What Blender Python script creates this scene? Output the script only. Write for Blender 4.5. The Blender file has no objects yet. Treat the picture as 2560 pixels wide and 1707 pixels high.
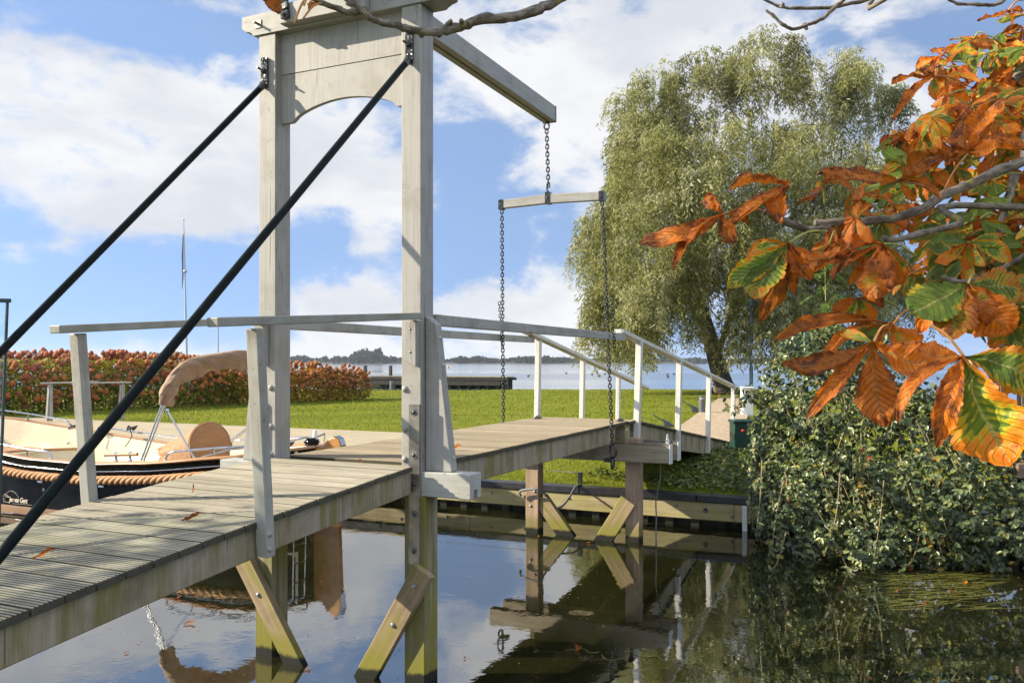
import bpy, bmesh, math, random
import numpy as np
from mathutils import Vector, Matrix, noise as mnoise
random.seed(7); RNG = np.random.default_rng(11)
SC = bpy.context.scene; COL = SC.collection
R = math.radians
# ---------------------------------------------------------------- survey of the place (metres; x along the bridge, y across it)
F = 2125.77; TH = 0.4308; CU, CV, CZ = -5.1375, -3.0616, 2.2503; HOR = 905.0; CX = 1280.0
CT, ST = math.cos(TH), math.sin(TH)
def ray(px, py):
    X = (px-CX)/F; return (CT+X*ST, ST-X*CT, -(py-HOR)/F)
def atd(px, py, d):
    r = ray(px, py); return Vector((CU+r[0]*d, CV+r[1]*d, CZ+r[2]*d))
def atz(px, py, z): return atd(px, py, (z-CZ)/ray(px, py)[2])
def atu(px, py, u): return atd(px, py, (u-CU)/ray(px, py)[0])
def atv(px, py, v): return atd(px, py, (v-CV)/ray(px, py)[1])
def cam2w(X, Y, z=0.0): return Vector((CU+CT*Y+ST*X, CV+ST*Y-CT*X, z))
def w2cam(p):
    du, dv = p[0]-CU, p[1]-CV; return (du*ST-dv*CT, du*CT+dv*ST)
V = Vector
# ---------------------------------------------------------------- mesh builder
class MB:
    def __init__(s): s.v=[]; s.f=[]; s.g=[]; s.m=[]; s.mi=0
    def add(s, vs, fs, gs=None):
        b=len(s.v); s.v += [tuple(p) for p in vs]
        s.g += [tuple(q) for q in (gs if gs is not None else vs)]
        for f in fs: s.f.append(tuple(b+i for i in f)); s.m.append(s.mi)
    def obox(s, c, ax, h, taper=None):
        """oriented box: centre, three axes (first = grain), half sizes"""
        c=V(c); ax=[V(a).normalized() for a in ax]; o=V((random.random()*20, random.random()*20, random.random()*20))
        vs=[]; gs=[]
        for i in (-1,1):
            for j in (-1,1):
                for k in (-1,1):
                    t = 1.0 if (taper is None or i<0) else taper
                    vs.append(c+ax[0]*(i*h[0])+ax[1]*(j*h[1]*t)+ax[2]*(k*h[2]*t)); gs.append(o+V((i*h[0], j*h[1], k*h[2])))
        s.add(vs, [(0,1,3,2),(4,6,7,5),(0,4,5,1),(2,3,7,6),(0,2,6,4),(1,5,7,3)], gs)
    def box(s, x0,x1,y0,y1,z0,z1, g=None):
        d=(abs(x1-x0),abs(y1-y0),abs(z1-z0)); i=d.index(max(d)) if g is None else g
        E=[V((1,0,0)),V((0,1,0)),V((0,0,1))]; o=[i,(i+1)%3,(i+2)%3]
        s.obox(((x0+x1)/2,(y0+y1)/2,(z0+z1)/2),[E[a] for a in o],[d[a]/2 for a in o])
    def bar(s, p0, p1, w, h, up=(0,0,1), taper=None):
        p0,p1=V(p0),V(p1); a=(p1-p0); L=a.length; a.normalize(); u=V(up); y=u.cross(a)
        if y.length<1e-4: y=V((1,0,0)).cross(a)
        y.normalize(); z=a.cross(y); s.obox((p0+p1)/2,(a,y,z),(L/2,w/2,h/2),taper)
    def prism(s, pts, ext, gaxis=None):
        """polygon pts (3D) extruded by vector ext"""
        n=len(pts); pts=[V(p) for p in pts]; e=V(ext); vs=pts+[p+e for p in pts]
        o=V((random.random()*9,random.random()*9,random.random()*9))
        gs=[]
        for p in vs:
            q=p if gaxis is None else (V((p[gaxis],p[(gaxis+1)%3],p[(gaxis+2)%3])))
            gs.append(q+o)
        s.add(vs,[tuple(range(n))[::-1],tuple(range(n,2*n))]+[(i,(i+1)%n,n+(i+1)%n,n+i) for i in range(n)],gs)
    def tube(s, pts, r, n=8, caps=True, closed=False, sy=1.0, up=(0,0,1), twist=0):
        P=[V(p) for p in pts]; m=len(P); rr=r if hasattr(r,'__len__') else [r]*m
        b=len(s.v); vs=[]; gs=[]; L=0; o=random.random()*10; pv=None
        for i,p in enumerate(P):
            if closed: t=P[(i+1)%m]-P[i-1]
            else: t=P[min(i+1,m-1)]-P[max(i-1,0)]
            t.normalize()
            if pv is None:
                q=V(up).cross(t)
                if q.length<1e-3: q=V((1,0,0)).cross(t)
            else:
                q=pv-t*pv.dot(t)
                if q.length<1e-4: q=V((1,0,0)).cross(t)
            q.normalize(); pv=q; w=t.cross(q)
            if i: L+=(p-P[i-1]).length
            for k in range(n):
                a=2*math.pi*k/n+twist*i
                vs.append(p+q*(math.cos(a)*rr[i])+w*(math.sin(a)*rr[i]*sy)); gs.append((L+o,math.cos(a)*rr[i],math.sin(a)*rr[i]))
        fs=[]
        for i in range(m if closed else m-1):
            for k in range(n):
                j=(i+1)%m; fs.append((i*n+k,i*n+(k+1)%n,j*n+(k+1)%n,j*n+k))
        if caps and not closed: fs += [tuple(range(n))[::-1], tuple((m-1)*n+k for k in range(n))]
        s.add(vs,fs,gs)
    def lathe(s, c, prof, n=12, axis=(0,0,1)):
        """profile of (radius, height) spun about axis through c"""
        a=V(axis).normalized(); q=a.orthogonal().normalized(); w=a.cross(q); vs=[]
        for r,h in prof:
            for k in range(n):
                t=2*math.pi*k/n; vs.append(V(c)+a*h+(q*math.cos(t)+w*math.sin(t))*max(r,1e-4))
        fs=[(i*n+k,i*n+(k+1)%n,(i+1)*n+(k+1)%n,(i+1)*n+k) for i in range(len(prof)-1) for k in range(n)]
        fs += [tuple(range(n))[::-1], tuple((len(prof)-1)*n+k for k in range(n))]
        s.add(vs,fs)
    def grid(s, fn, nu, nv, gfn=None, closed_u=False):
        vs=[];gs=[]
        for i in range(nu+1):
            for j in range(nv+1):
                p=fn(i/nu,j/nv); vs.append(p); gs.append(gfn(i/nu,j/nv) if gfn else p)
        s.add(vs,[(i*(nv+1)+j,(i+1)*(nv+1)+j,(i+1)*(nv+1)+j+1,i*(nv+1)+j+1) for i in range(nu) for j in range(nv)],gs)
    def build(s, name, mat, parent=None, bevel=0.0, smooth=None, seg=1):
        me=bpy.data.meshes.new(name); off=V(parent_loc(parent)) if parent else V((0,0,0))
        me.from_pydata([tuple(V(p)-off) for p in s.v],[],s.f)
        at=me.attributes.new('gc','FLOAT_VECTOR','POINT'); at.data.foreach_set('vector',np.array(s.g,dtype=np.float32).ravel())
        for m in (mat if isinstance(mat,(list,tuple)) else [mat]): me.materials.append(m)
        if any(s.m): me.polygons.foreach_set('material_index',s.m)
        bm=bmesh.new(); bm.from_mesh(me); bmesh.ops.recalc_face_normals(bm,faces=bm.faces); bm.to_mesh(me); bm.free()
        if smooth is not None:
            me.polygons.foreach_set('use_smooth',[True]*len(me.polygons)); me.set_sharp_from_angle(angle=R(smooth))
        o=bpy.data.objects.new(name,me); COL.objects.link(o)
        if parent: o.parent=parent
        if bevel>0:
            b=o.modifiers.new('edge','BEVEL'); b.width=bevel; b.segments=seg; b.limit_method='ANGLE'; b.angle_limit=R(40)
        return o
WLOC={}
def parent_loc(o):
    l=V(o.location)
    while o.parent: o=o.parent; l=l+V(o.location)
    return l
def tag(o,label,cat,group=None):
    o['label']=label; o['category']=cat
    if group: o['group']=group
    return o
def thing(name,label,cat,loc,group=None):
    o=bpy.data.objects.new(name,None); COL.objects.link(o); o.location=loc; o.empty_display_size=.2
    return tag(o,label,cat,group)
def struct(o): o['kind']='structure'; return o
def stuff(o,label=None,cat=None):
    o['kind']='stuff'
    if label: o['label']=label
    if cat: o['category']=cat
    return o
def npmesh(name, verts, faces4, gc, mat, parent=None, smooth=False):
    """fast mesh from numpy arrays; faces4: (n,4) quads; gc: (nv,3)"""
    me=bpy.data.meshes.new(name); off=np.array(parent_loc(parent)) if parent else np.zeros(3)
    nv=len(verts); nf=len(faces4)
    me.vertices.add(nv); me.vertices.foreach_set('co',(verts-off).astype(np.float32).ravel())
    me.loops.add(nf*4); me.loops.foreach_set('vertex_index',faces4.astype(np.int32).ravel())
    me.polygons.add(nf); me.polygons.foreach_set('loop_start',np.arange(0,nf*4,4,dtype=np.int32))
    me.update(calc_edges=True); me.validate()
    at=me.attributes.new('gc','FLOAT_VECTOR','POINT'); at.data.foreach_set('vector',gc.astype(np.float32).ravel())
    if smooth: me.polygons.foreach_set('use_smooth',np.ones(nf,dtype=bool))
    for m in (mat if isinstance(mat,(list,tuple)) else [mat]): me.materials.append(m)
    o=bpy.data.objects.new(name,me); COL.objects.link(o)
    if parent: o.parent=parent
    return o
def nrm(a): return a/np.maximum(np.linalg.norm(a,axis=1,keepdims=True),1e-9)
def leaf_arrays(c, d, n, L, W, fold=.25, droop=.0, fat=.45):
    """6-vertex folded leaves: centres (base), directions, normals -> verts, quads, gc(rnd,t,rnd2)"""
    N=len(c); d=nrm(d); n=n-d*np.sum(n*d,axis=1,keepdims=True); n=nrm(n); s=np.cross(d,n)
    L=np.broadcast_to(np.asarray(L,float),(N,))[:,None]; W=np.broadcast_to(np.asarray(W,float),(N,))[:,None]
    t1,t2=fat*.6,fat+.25
    P=np.stack([c, c+d*L*t1-s*W*.42+n*W*fold, c+d*L*t2-s*W*.40+n*(W*fold-L*droop*.5), c+d*L-n*L*droop,
                c+d*L*t2+s*W*.40+n*(W*fold-L*droop*.5), c+d*L*t1+s*W*.42+n*W*fold],axis=1)
    b=(np.arange(N)*6)[:,None]
    q=np.concatenate([b+np.array([[0,1,2,3]]), b+np.array([[0,3,4,5]])],axis=1).reshape(-1,4)
    r1=RNG.random(N); r2=RNG.random(N)
    g=np.zeros((N,6,3)); g[:,:,0]=r1[:,None]; g[:,:,2]=r2[:,None]; g[:,:,1]=np.array([0,.3,.7,1,.7,.3])[None,:]
    return P.reshape(-1,3), q, g.reshape(-1,3)
class LeafBag:
    def __init__(s): s.P=[];s.Q=[];s.G=[];s.n=0
    def add(s,P,q,g): s.P.append(P); s.Q.append(q+s.n); s.G.append(g); s.n+=len(P)
    def build(s,name,mat,parent=None,smooth=False): return npmesh(name,np.concatenate(s.P),np.concatenate(s.Q),np.concatenate(s.G),mat,parent,smooth)
def rndsph(n):
    return nrm(RNG.normal(size=(n,3)))
# ---------------------------------------------------------------- materials
class M_:
    """small node helper"""
    def __init__(s,name):
        s.mat=bpy.data.materials.new(name); s.mat.use_nodes=True; s.t=s.mat.node_tree; s.t.nodes.clear()
        s.out=s.t.nodes.new('ShaderNodeOutputMaterial')
    def n(s,ty,inp=None,**pr):
        nd=s.t.nodes.new('ShaderNode'+ty)
        for k,v in pr.items(): setattr(nd,k,v)
        for k,v in (inp or {}).items(): s.put(nd.inputs[k],v)
        return nd
    def put(s,sock,v):
        if hasattr(v,'is_linked') or isinstance(v,bpy.types.NodeSocket): s.t.links.new(v,sock)
        elif isinstance(v,(tuple,list)) and len(v)==3 and sock.type=='RGBA': sock.default_value=(*v,1)
        else: sock.default_value=v
    def attr(s,a='gc'): return s.n('Attribute',attribute_name=a).outputs['Vector']
    def objc(s): return s.n('TexCoord').outputs['Object']
    def pos(s): return s.n('NewGeometry').outputs['Position']
    def scale(s,v,k): return s.n('VectorMath',{0:v,1:k},operation='MULTIPLY').outputs[0]
    def noise(s,v,sc=1,det=4,ro=.55,dist=0,col=False):
        x=s.n('TexNoise',{'Vector':v,'Scale':sc,'Detail':det,'Roughness':ro,'Distortion':dist}); return x.outputs['Color' if col else 'Fac']
    def math(s,op,a,b=0.0,c=0.0,clamp=False):
        x=s.n('Math',operation=op,use_clamp=clamp); s.put(x.inputs[0],a); s.put(x.inputs[1],b); s.put(x.inputs[2],c); return x.outputs[0]
    def ramp(s,f,lo,hi,a=0.0,b=1.0,smooth=True):
        x=s.n('MapRange',{0:f,1:lo,2:hi,3:a,4:b},interpolation_type='SMOOTHSTEP' if smooth else 'LINEAR'); return x.outputs[0]
    def mix(s,f,a,b,mode='MIX'):
        x=s.n('Mix',data_type='RGBA',blend_type=mode); s.put(x.inputs[0],f); s.put(x.inputs[6],a); s.put(x.inputs[7],b); return x.outputs[2]
    def xyz(s,v): return s.n('SeparateXYZ',{0:v}).outputs
    def bump(s,h,st=.3,di=.01,nrm=None):
        d={'Height':h,'Strength':st,'Distance':di}
        if nrm is not None: d['Normal']=nrm
        return s.n('Bump',d).outputs[0]
    def bsdf(s,col,ro=.6,nr=None,**k):
        d={'Base Color':col,'Roughness':ro}; d.update({a.replace('_',' '):b for a,b in k.items()})
        if nr is not None: d['Normal']=nr
        return s.n('BsdfPrincipled',d)
    def done(s,sh):
        s.t.links.new(sh.outputs[0] if hasattr(sh,'outputs') else sh, s.out.inputs[0]); return s.mat
def plain(name,col,ro=.5,metal=0.0,var=.12,bump=.0,sc=30,coat=0.0,ior=1.5):
    m=M_(name); v=m.attr(); n=m.noise(v,sc,5)
    c=m.mix(m.ramp(n,.3,.75),tuple(x*(1-var) for x in col),tuple(min(1,x*(1+var)) for x in col))
    nr=m.bump(n,bump,.004) if bump else None
    return m.done(m.bsdf(c,m.ramp(n,.2,.8,max(.02,ro-.08),ro+.08),nr,Metallic=metal,Coat_Weight=coat,IOR=ior))
def paint_wood(name,base=(.335,.32,.29),grime=.7,moss=.0,specks=.5,crack=.6):
    m=M_(name); v=m.attr()
    st=m.noise(m.scale(v,(1.6,42,42)),1,5,.6); bl=m.noise(v,5,5,.6); fine=m.noise(v,38,4,.6)
    c=m.mix(m.ramp(st,.45,.8,0,grime),base,tuple(x*.62 for x in base))
    c=m.mix(m.ramp(bl,.42,.72,0,grime*.8),c,(base[0]*.64,base[1]*.61,base[2]*.52)); dr=m.noise(m.scale(v,(2.2,14,14)),1,5,.7); c=m.mix(m.ramp(dr,.56,.74,0,grime),c,(base[0]*.45,base[1]*.42,base[2]*.34))
    sp=m.math('MULTIPLY',m.ramp(fine,.63,.70),m.ramp(bl,.36,.58,0,specks)); c=m.mix(sp,c,(.10,.10,.075))
    ck=m.math('MULTIPLY',m.ramp(m.noise(m.scale(v,(.7,60,60)),1,3,.5),.69,.72),crack); c=m.mix(ck,c,(.09,.085,.07))
    if moss>0: c=m.mix(m.ramp(m.noise(m.scale(v,(1.2,6,6)),1.4,5,.65),.5,.8,0,moss),c,(.21,.22,.09))
    h=m.math('SUBTRACT',m.math('MULTIPLY',st,.6),ck)
    return m.done(m.bsdf(c,.55,m.bump(h,.35,.004),IOR=1.45))
def bare_wood(name,a,b,moss=(.20,.20,.03),mamt=.0,stain=.5,ro=.8,wl=False,gs=(1.3,26,26),groove=False):
    m=M_(name); v=m.attr(); z=m.xyz(m.pos())[2]
    st=m.noise(m.scale(v,gs),1,6,.65); bl=m.noise(v,3.2,5,.6)
    c=m.mix(m.ramp(st,.3,.72),b,a)
    c=m.mix(m.ramp(bl,.48,.75,0,stain),c,tuple(x*.42 for x in b))
    if mamt>0: c=m.mix(m.ramp(m.noise(m.scale(v,(.9,5,5)),1.7,5,.6),.46-.06,.66,0,mamt),c,moss)
    if wl:   # weed and wet line just above the water
        zz=m.math('ADD',z,m.math('MULTIPLY',m.noise(v,14,4),.07))
        c=m.mix(m.ramp(zz,.16,.32,.85,0),c,moss); c=m.mix(m.ramp(zz,.085,.12,1,0),c,(.008,.009,.005))
    ck=m.ramp(m.noise(m.scale(v,(.8,50,50)),1,3,.5),.66,.72); c=m.mix(m.math('MULTIPLY',ck,.7),c,(.03,.027,.02))
    if groove:
        tn=m.noise(m.scale(v,(.02,.9,.0)),1,1,.5); c=m.mix(m.ramp(tn,.35,.65,.0,.42),c,tuple(x*.55 for x in b))
        c=m.mix(m.math('MULTIPLY',m.ramp(m.noise(v,45,3,.6),.66,.72),.6),c,(.05,.045,.03))
        c=m.mix(m.ramp(m.xyz(v)[2],-.0045,-.0008,.9,0),c,(.030,.030,.018))   # darker down in the grooves between the ribs
    h=m.math('SUBTRACT',st,ck)
    return m.done(m.bsdf(c,ro,m.bump(h,.5,.004),IOR=1.4))
MT={}
MT['white']=paint_wood('white_paint_weathered')
MT['white_clean']=paint_wood('white_paint_panel',(.335,.318,.285),.65,0,.7,.95)
MT['white_bright']=paint_wood('white_paint_bright',(.60,.575,.515),.4,0,.5,.6)
MT['white_dirty']=paint_wood('white_paint_mildewed',(.42,.415,.375),.5,.0,1.0,.8)
MT['rail']=paint_wood('rail_paint_mossy',(.31,.30,.255),.8,.55,.8,1)
MT['rail2']=paint_wood('rail_paint_grey',(.36,.345,.305),.9,.2,1.0,1)
MT['deck']=bare_wood('deck_board_wood',(.55,.49,.375),(.33,.29,.215),mamt=.30,moss=(.24,.21,.085),stain=.3,gs=(1.1,20,20),groove=True)
MT['deck2']=bare_wood('lift_board_wood',(.49,.405,.27),(.30,.24,.155),mamt=.15,moss=(.2,.17,.08),stain=.35,gs=(1.1,20,20),groove=True)
MT['girder']=bare_wood('girder_wood',(.40,.345,.25),(.27,.23,.16),mamt=.85,moss=(.17,.145,.035),stain=.75,gs=(1.6,130,130))
MT['pile']=bare_wood('pile_wood',(.36,.31,.20),(.15,.13,.08),mamt=.95,moss=(.20,.185,.02),wl=True)
MT['pile_red']=bare_wood('pile_wood_reddish',(.50,.35,.24),(.30,.205,.14),mamt=.2,moss=(.20,.17,.05),stain=.5,wl=True)
MT['capwood']=bare_wood('pile_cap_wood',(.40,.34,.26),(.23,.185,.135),mamt=.3,moss=(.2,.18,.06),stain=.6)
MT['brace']=bare_wood('brace_wood',(.42,.31,.19),(.24,.175,.10),mamt=.75,moss=(.22,.20,.03),wl=True)
MT['quaywood']=bare_wood('quay_plank_wood',(.46,.385,.23),(.30,.24,.13),mamt=.5,moss=(.33,.30,.07))
MT['boardwalk']=bare_wood('boardwalk_wood',(.43,.355,.235),(.30,.245,.155),stain=.15,gs=(.9,16,16))
MT['brownwood']=bare_wood('stair_wood',(.30,.21,.14),(.16,.11,.075),stain=.4)
MT['teak']=bare_wood('teak_trim',(.46,.25,.11),(.33,.165,.07),stain=.1,ro=.35)
MT['iron']=plain('black_iron_lumpy',(.022,.023,.024),.28,0,.4,.9,26,.3)
MT['rod']=plain('rod_green_black',(.004,.0075,.007),.42,0,.4,.35,40,0,1.2)
MT['galv']=plain('galvanised_steel',(.20,.185,.16),.45,.7,.35,.12,8)
MT['bolt']=plain('bolt_steel',(.28,.27,.26),.45,.7,.3,.2,60)
MT['chrome']=plain('polished_steel',(.50,.50,.50),.12,1.0,.05)
MT['chain']=plain('chain_steel_dark',(.05,.052,.05),.45,.6,.4,.3,80)
MT['blackplastic']=plain('black_cap_plastic',(.022,.022,.024),.38,0,.4,.15,6)
MT['sheet']=bare_wood('sheet_pile',(.05,.046,.038),(.022,.02,.017),mamt=.3,moss=(.08,.075,.03),wl=True)
MT['hull']=plain('hull_black',(.004,.004,.0045),.12,0,.3,0,3,0,1.22)
MT['cream']=plain('cream_gelcoat',(.72,.64,.47),.3,0,.06,0,3,.2)
MT['tan']=plain('tan_boot_stripe',(.42,.25,.14),.22,0,.1,0,3,.3)
MT['whitebox']=plain('white_box_plastic',(.70,.70,.67),.4,0,.06,.05,6)
MT['greenbox']=plain('green_cabinet_steel',(.013,.045,.034),.35,0,.25,.05,12,.1)
MT['red']=plain('red_knob',(.6,.025,.02),.3)
MT['greypost']=plain('grey_post_plastic',(.10,.105,.105),.5,0,.15,.1,20)
MT['polepaint']=plain('blue_grey_pole_paint',(.055,.10,.135),.4,0,.15)
MT['palemetal']=plain('pale_mast_metal',(.42,.44,.46),.4,.3,.1)
MT['rope']=plain('fender_rope',(.47,.24,.10),.75,0,.22,.5,90)
MT['cable']=plain('grey_cable',(.16,.165,.16),.55,0,.2)
MT['concrete']=plain('path_concrete',(.36,.27,.17),.85,0,.25,.25,7)
MT['darkrope']=plain('dark_rope',(.025,.025,.025),.7)
MT['bird']=plain('duck_dark',(.03,.028,.026),.7)
MT['vinyl']=plain('cream_lettering',(.68,.58,.44),.5,0,.03)
def canvas(name,col):
    m=M_(name); v=m.attr(); o=m.objc()
    w=m.noise(m.scale(v,(3,9,9)),1,3,.5,.6); c=m.mix(m.ramp(w,.3,.7),tuple(x*.82 for x in col),col)
    h=m.math('ADD',m.noise(m.scale(v,(5,11,11)),1,2,.5,1.2),m.math('MULTIPLY',m.noise(o,300,1),.03))
    b=m.bsdf(c,.75,m.bump(h,.6,.03),Sheen_Weight=.2); return m.done(b)
MT['canvas']=canvas('tan_canvas',(.34,.165,.06))
MT['boot']=canvas('brown_canvas',(.31,.185,.10))
def leafmat(name,cols,trans=.35,ro=.5,spec=.4):
    """cols: list of (pos, colour) over the per-leaf random value"""
    m=M_(name); g=m.xyz(m.attr()); r=g[0]
    cr=m.n('ValToRGB',{0:r}); el=cr.color_ramp.elements
    while len(el)>1: el.remove(el[-1])
    el[0].position=cols[0][0]; el[0].color=(*cols[0][1],1)
    for p,c in cols[1:]:
        e=el.new(p); e.color=(*c,1)
    c=m.mix(m.math('MULTIPLY',g[2],.5),cr.outputs[0],(0,0,0)) if False else cr.outputs[0]
    hv=m.n('HueSaturation',{'Color':c,'Value':m.ramp(g[2],0,1,.72,1.28,False)}).outputs[0]
    b=m.bsdf(hv,ro,None,Specular_IOR_Level=spec); t=m.n('BsdfTranslucent',{'Color':hv})
    return m.done(m.n('MixShader',{0:trans,1:b.outputs[0],2:t.outputs[0]}))
MT['willow']=leafmat('willow_leaf',[(0,(.055,.058,.012)),(.3,(.17,.17,.034)),(.6,(.32,.315,.11)),(1,(.58,.57,.38))],.45,.5,.3)
MT['bramble']=leafmat('bramble_leaf',[(0,(.025,.042,.012)),(.3,(.07,.10,.030)),(.65,(.145,.175,.055)),(.87,(.24,.265,.09)),(.93,(.12,.13,.03)),(.955,(.33,.27,.025)),(.985,(.36,.22,.02)),(1,(.30,.09,.02))],.25,.38,.6)
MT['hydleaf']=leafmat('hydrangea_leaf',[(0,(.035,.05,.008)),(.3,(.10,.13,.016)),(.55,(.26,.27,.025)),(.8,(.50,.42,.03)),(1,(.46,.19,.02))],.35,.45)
MT['hydleaf2']=leafmat('hydrangea_leaf_autumn',[(0,(.10,.07,.010)),(.35,(.28,.22,.02)),(.65,(.48,.26,.022)),(1,(.52,.16,.015))],.35,.45)
MT['farleaf']=leafmat('far_tree_leaf',[(0,(.02,.03,.018)),(.5,(.04,.052,.028)),(.85,(.06,.068,.035)),(1,(.11,.085,.04))],.15,.7,.2)
MT['ash']=leafmat('ash_leaflet',[(0,(.05,.11,.02)),(.6,(.10,.18,.04)),(1,(.17,.22,.05))],.4,.45)
MT['grass']=leafmat('grass_blade',[(0,(.12,.16,.012)),(.5,(.21,.25,.018)),(.85,(.28,.30,.03)),(1,(.36,.34,.10))],.45,.6,.1)
MT['ivy']=leafmat('bank_leaf',[(0,(.03,.055,.012)),(.5,(.10,.14,.022)),(.85,(.21,.24,.045)),(1,(.32,.29,.05))],.3,.4,.5)
MT['fallen']=leafmat('fallen_leaf_brown',[(0,(.30,.065,.012)),(.6,(.36,.11,.02)),(1,(.22,.07,.02))],.3,.5,.4)
MT['stem']=plain('bramble_stem',(.22,.17,.07),.6,0,.3)
MT['greenstem']=plain('green_leafstalk',(.30,.30,.06),.5,0,.3)
MT['orangestem']=plain('orange_leafstalk',(.46,.20,.05),.5,0,.3)
def barkmat(name,a,b,lich=(.24,.22,.04),la=.5,sc=1.0):
    m=M_(name); v=m.attr(); n=m.noise(m.scale(v,(24*sc,60*sc,60*sc)),1,5,.65); l=m.noise(v,16*sc,4)
    c=m.mix(m.ramp(n,.35,.65),b,a); c=m.mix(m.ramp(l,.58,.68,0,la),c,lich)
    return m.done(m.bsdf(c,.85,m.bump(n,.8,.006),IOR=1.4))
MT['bark']=barkmat('chestnut_bark',(.26,.22,.175),(.085,.065,.048),(.30,.27,.04),.8)
MT['wbark']=barkmat('willow_bark',(.12,.10,.07),(.04,.033,.024),(.10,.10,.04),.4,.12)
SUN_E=4.6; EXPO=1.13; SKY_S=.125; CLOUD_HI=(.445,.445,.45); CLOUD_LO=(.345,.357,.385); HAZE=.00013
# ---------------------------------------------------------------- camera, sun, sky
cam=bpy.data.cameras.new('camera'); co=bpy.data.objects.new('camera',cam); COL.objects.link(co); SC.camera=co
co.location=(CU,CV,CZ); co.rotation_euler=(math.pi/2,0,TH-math.pi/2)
cam.sensor_width=36; cam.lens=36*F/2560; cam.shift_y=(HOR-853.5)/2560; cam.clip_start=.05; cam.clip_end=9000
EL=R(28.5); SH=V((-ST,CT,0))          # sun stands to the left of the view
sd=V((SH.x*math.cos(EL),SH.y*math.cos(EL),math.sin(EL)))
sl=bpy.data.lights.new('sun','SUN'); so=bpy.data.objects.new('sun',sl); COL.objects.link(so)
sl.energy=SUN_E; sl.angle=R(.53); sl.color=(1,.90,.72); so.rotation_euler=(-sd).to_track_quat('-Z','Y').to_euler(); so.location=(0,0,40)
W=bpy.data.worlds.new('World'); SC.world=W; W.use_nodes=True; wt=W.node_tree; wt.nodes.clear()
class WM(M_):
    def __init__(s): s.t=wt; s.out=wt.nodes.new('ShaderNodeOutputWorld')
w=WM()
dirv=w.n('TexCoord').outputs['Generated']
lift=w.n('VectorMath',{0:w.n('VectorMath',{0:dirv,1:(0,0,.42)},operation='ADD').outputs[0]},operation='NORMALIZE').outputs[0]
sky=w.n('TexSky',{'Vector':lift},sky_type='NISHITA',sun_disc=False,sun_elevation=EL,sun_rotation=math.atan2(sd.x,sd.y),altitude=0,air_density=1.0,dust_density=.15,ozone_density=2.5)
dirv=w.n('TexCoord').outputs['Generated']; dx,dy,dz=w.xyz(dirv)
az=w.math('ARCTAN2',dy,dx); el=w.math('ARCSINE',w.math('MAXIMUM',w.math('MINIMUM',dz,1.0),-1.0))
ae=w.n('CombineXYZ',{0:az,1:el}).outputs[0]
def azel(px,py):
    r=V(ray(px,py)).normalized(); return (math.atan2(r.y,r.x),math.asin(r.z))
# where the cumulus banks and the blue gaps stand (direction, angular radii, weight)
BL=[(330,330,520,230,.62),(720,300,380,260,.45),(120,480,260,150,.35),(600,560,330,110,.42),(60,170,220,120,.25),(1300,190,330,210,.62),(1560,330,260,330,.5),
 (1230,420,230,80,.30),(1900,160,520,240,.62),(2250,420,330,240,.35),(1330,780,260,110,.62),(860,770,230,110,.60),(930,600,130,60,.30),(1310,570,110,60,.40),(60,660,130,70,.42),(860,880,700,60,.30),(1000,470,200,120,.4),(1250,880,500,50,.3),
 (1150,400,150,120,-.62),(1200,590,190,120,-.62),(560,700,260,130,-.3),(800,560,130,90,-.25),(1420,90,90,60,-.2),(330,60,300,60,-.45),(620,90,200,60,-.35),(220,720,420,150,-.55),(520,860,420,80,-.35),(1190,610,150,100,-.45),(820,640,120,110,-.30),(2480,60,130,110,-.6),(2350,760,420,190,-.7),(1160,380,110,60,-.35),(130,60,120,60,.2),(1090,60,90,90,.15)]
D=None
for px,py,rx,ry,a in BL:
    A,E_=azel(px,py)
    q=w.n('VectorMath',{0:ae,1:(A,E_,0)},operation='SUBTRACT').outputs[0]
    q=w.scale(q,(F/rx*.95,F/ry*.95,0)); L=w.n('VectorMath',{0:q},operation='LENGTH').outputs['Value']
    g=w.ramp(L,1.25,0.0,0,a); D=g if D is None else w.math('ADD',D,g)
sv=w.scale(dirv,(1,1,1.9))
fb=w.noise(sv,7.5,9,.58,.35); fb2=w.noise(sv,2.6,4,.5); fb3=w.noise(sv,22,7,.62,.2)
f=w.math('ADD',w.math('MULTIPLY',w.math('SUBTRACT',fb,.5),2.3),w.math('MULTIPLY',w.math('SUBTRACT',fb3,.5),.85))
D=w.math('ADD',w.math('ADD',D,.08),f)
# thin rest-of-sky cloud so that light and reflections are not a clear dome
D=w.math('ADD',D,w.math('MULTIPLY',w.math('SUBTRACT',fb2,.42),.9))
cov=w.ramp(D,.04,.64,.10,.97)
shade=w.ramp(w.math('ADD',w.math('MULTIPLY',w.noise(w.scale(dirv,(1,1,2.4)),5.0,6,.55,.3),1.0),w.math('MULTIPLY',w.ramp(D,.3,1.4),.12)),.36,.68)
ccol=w.mix(shade,CLOUD_HI,CLOUD_LO)
b1=w.n('Background',{0:sky.outputs[0],1:SKY_S}); 
b2=w.n('Background',{0:ccol,1:1.0})
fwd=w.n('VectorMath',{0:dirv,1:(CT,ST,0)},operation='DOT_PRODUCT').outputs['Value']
w.put(b2.inputs[1],w.ramp(fwd,.72,.15,1.0,3.0))    # unseen cloud overhead and behind brightened to lift the fill light
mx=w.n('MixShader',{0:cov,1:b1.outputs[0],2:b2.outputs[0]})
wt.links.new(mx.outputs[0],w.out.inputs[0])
SC.view_settings.view_transform='Standard'; SC.view_settings.look='None'; SC.view_settings.exposure=EXPO; SC.view_settings.gamma=1
try: SC.cycles.max_bounces=8; SC.cycles.transparent_max_bounces=12; SC.cycles.caustics_reflective=False; SC.cycles.caustics_refractive=False; SC.cycles.sample_clamp_indirect=6
except Exception: pass
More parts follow.
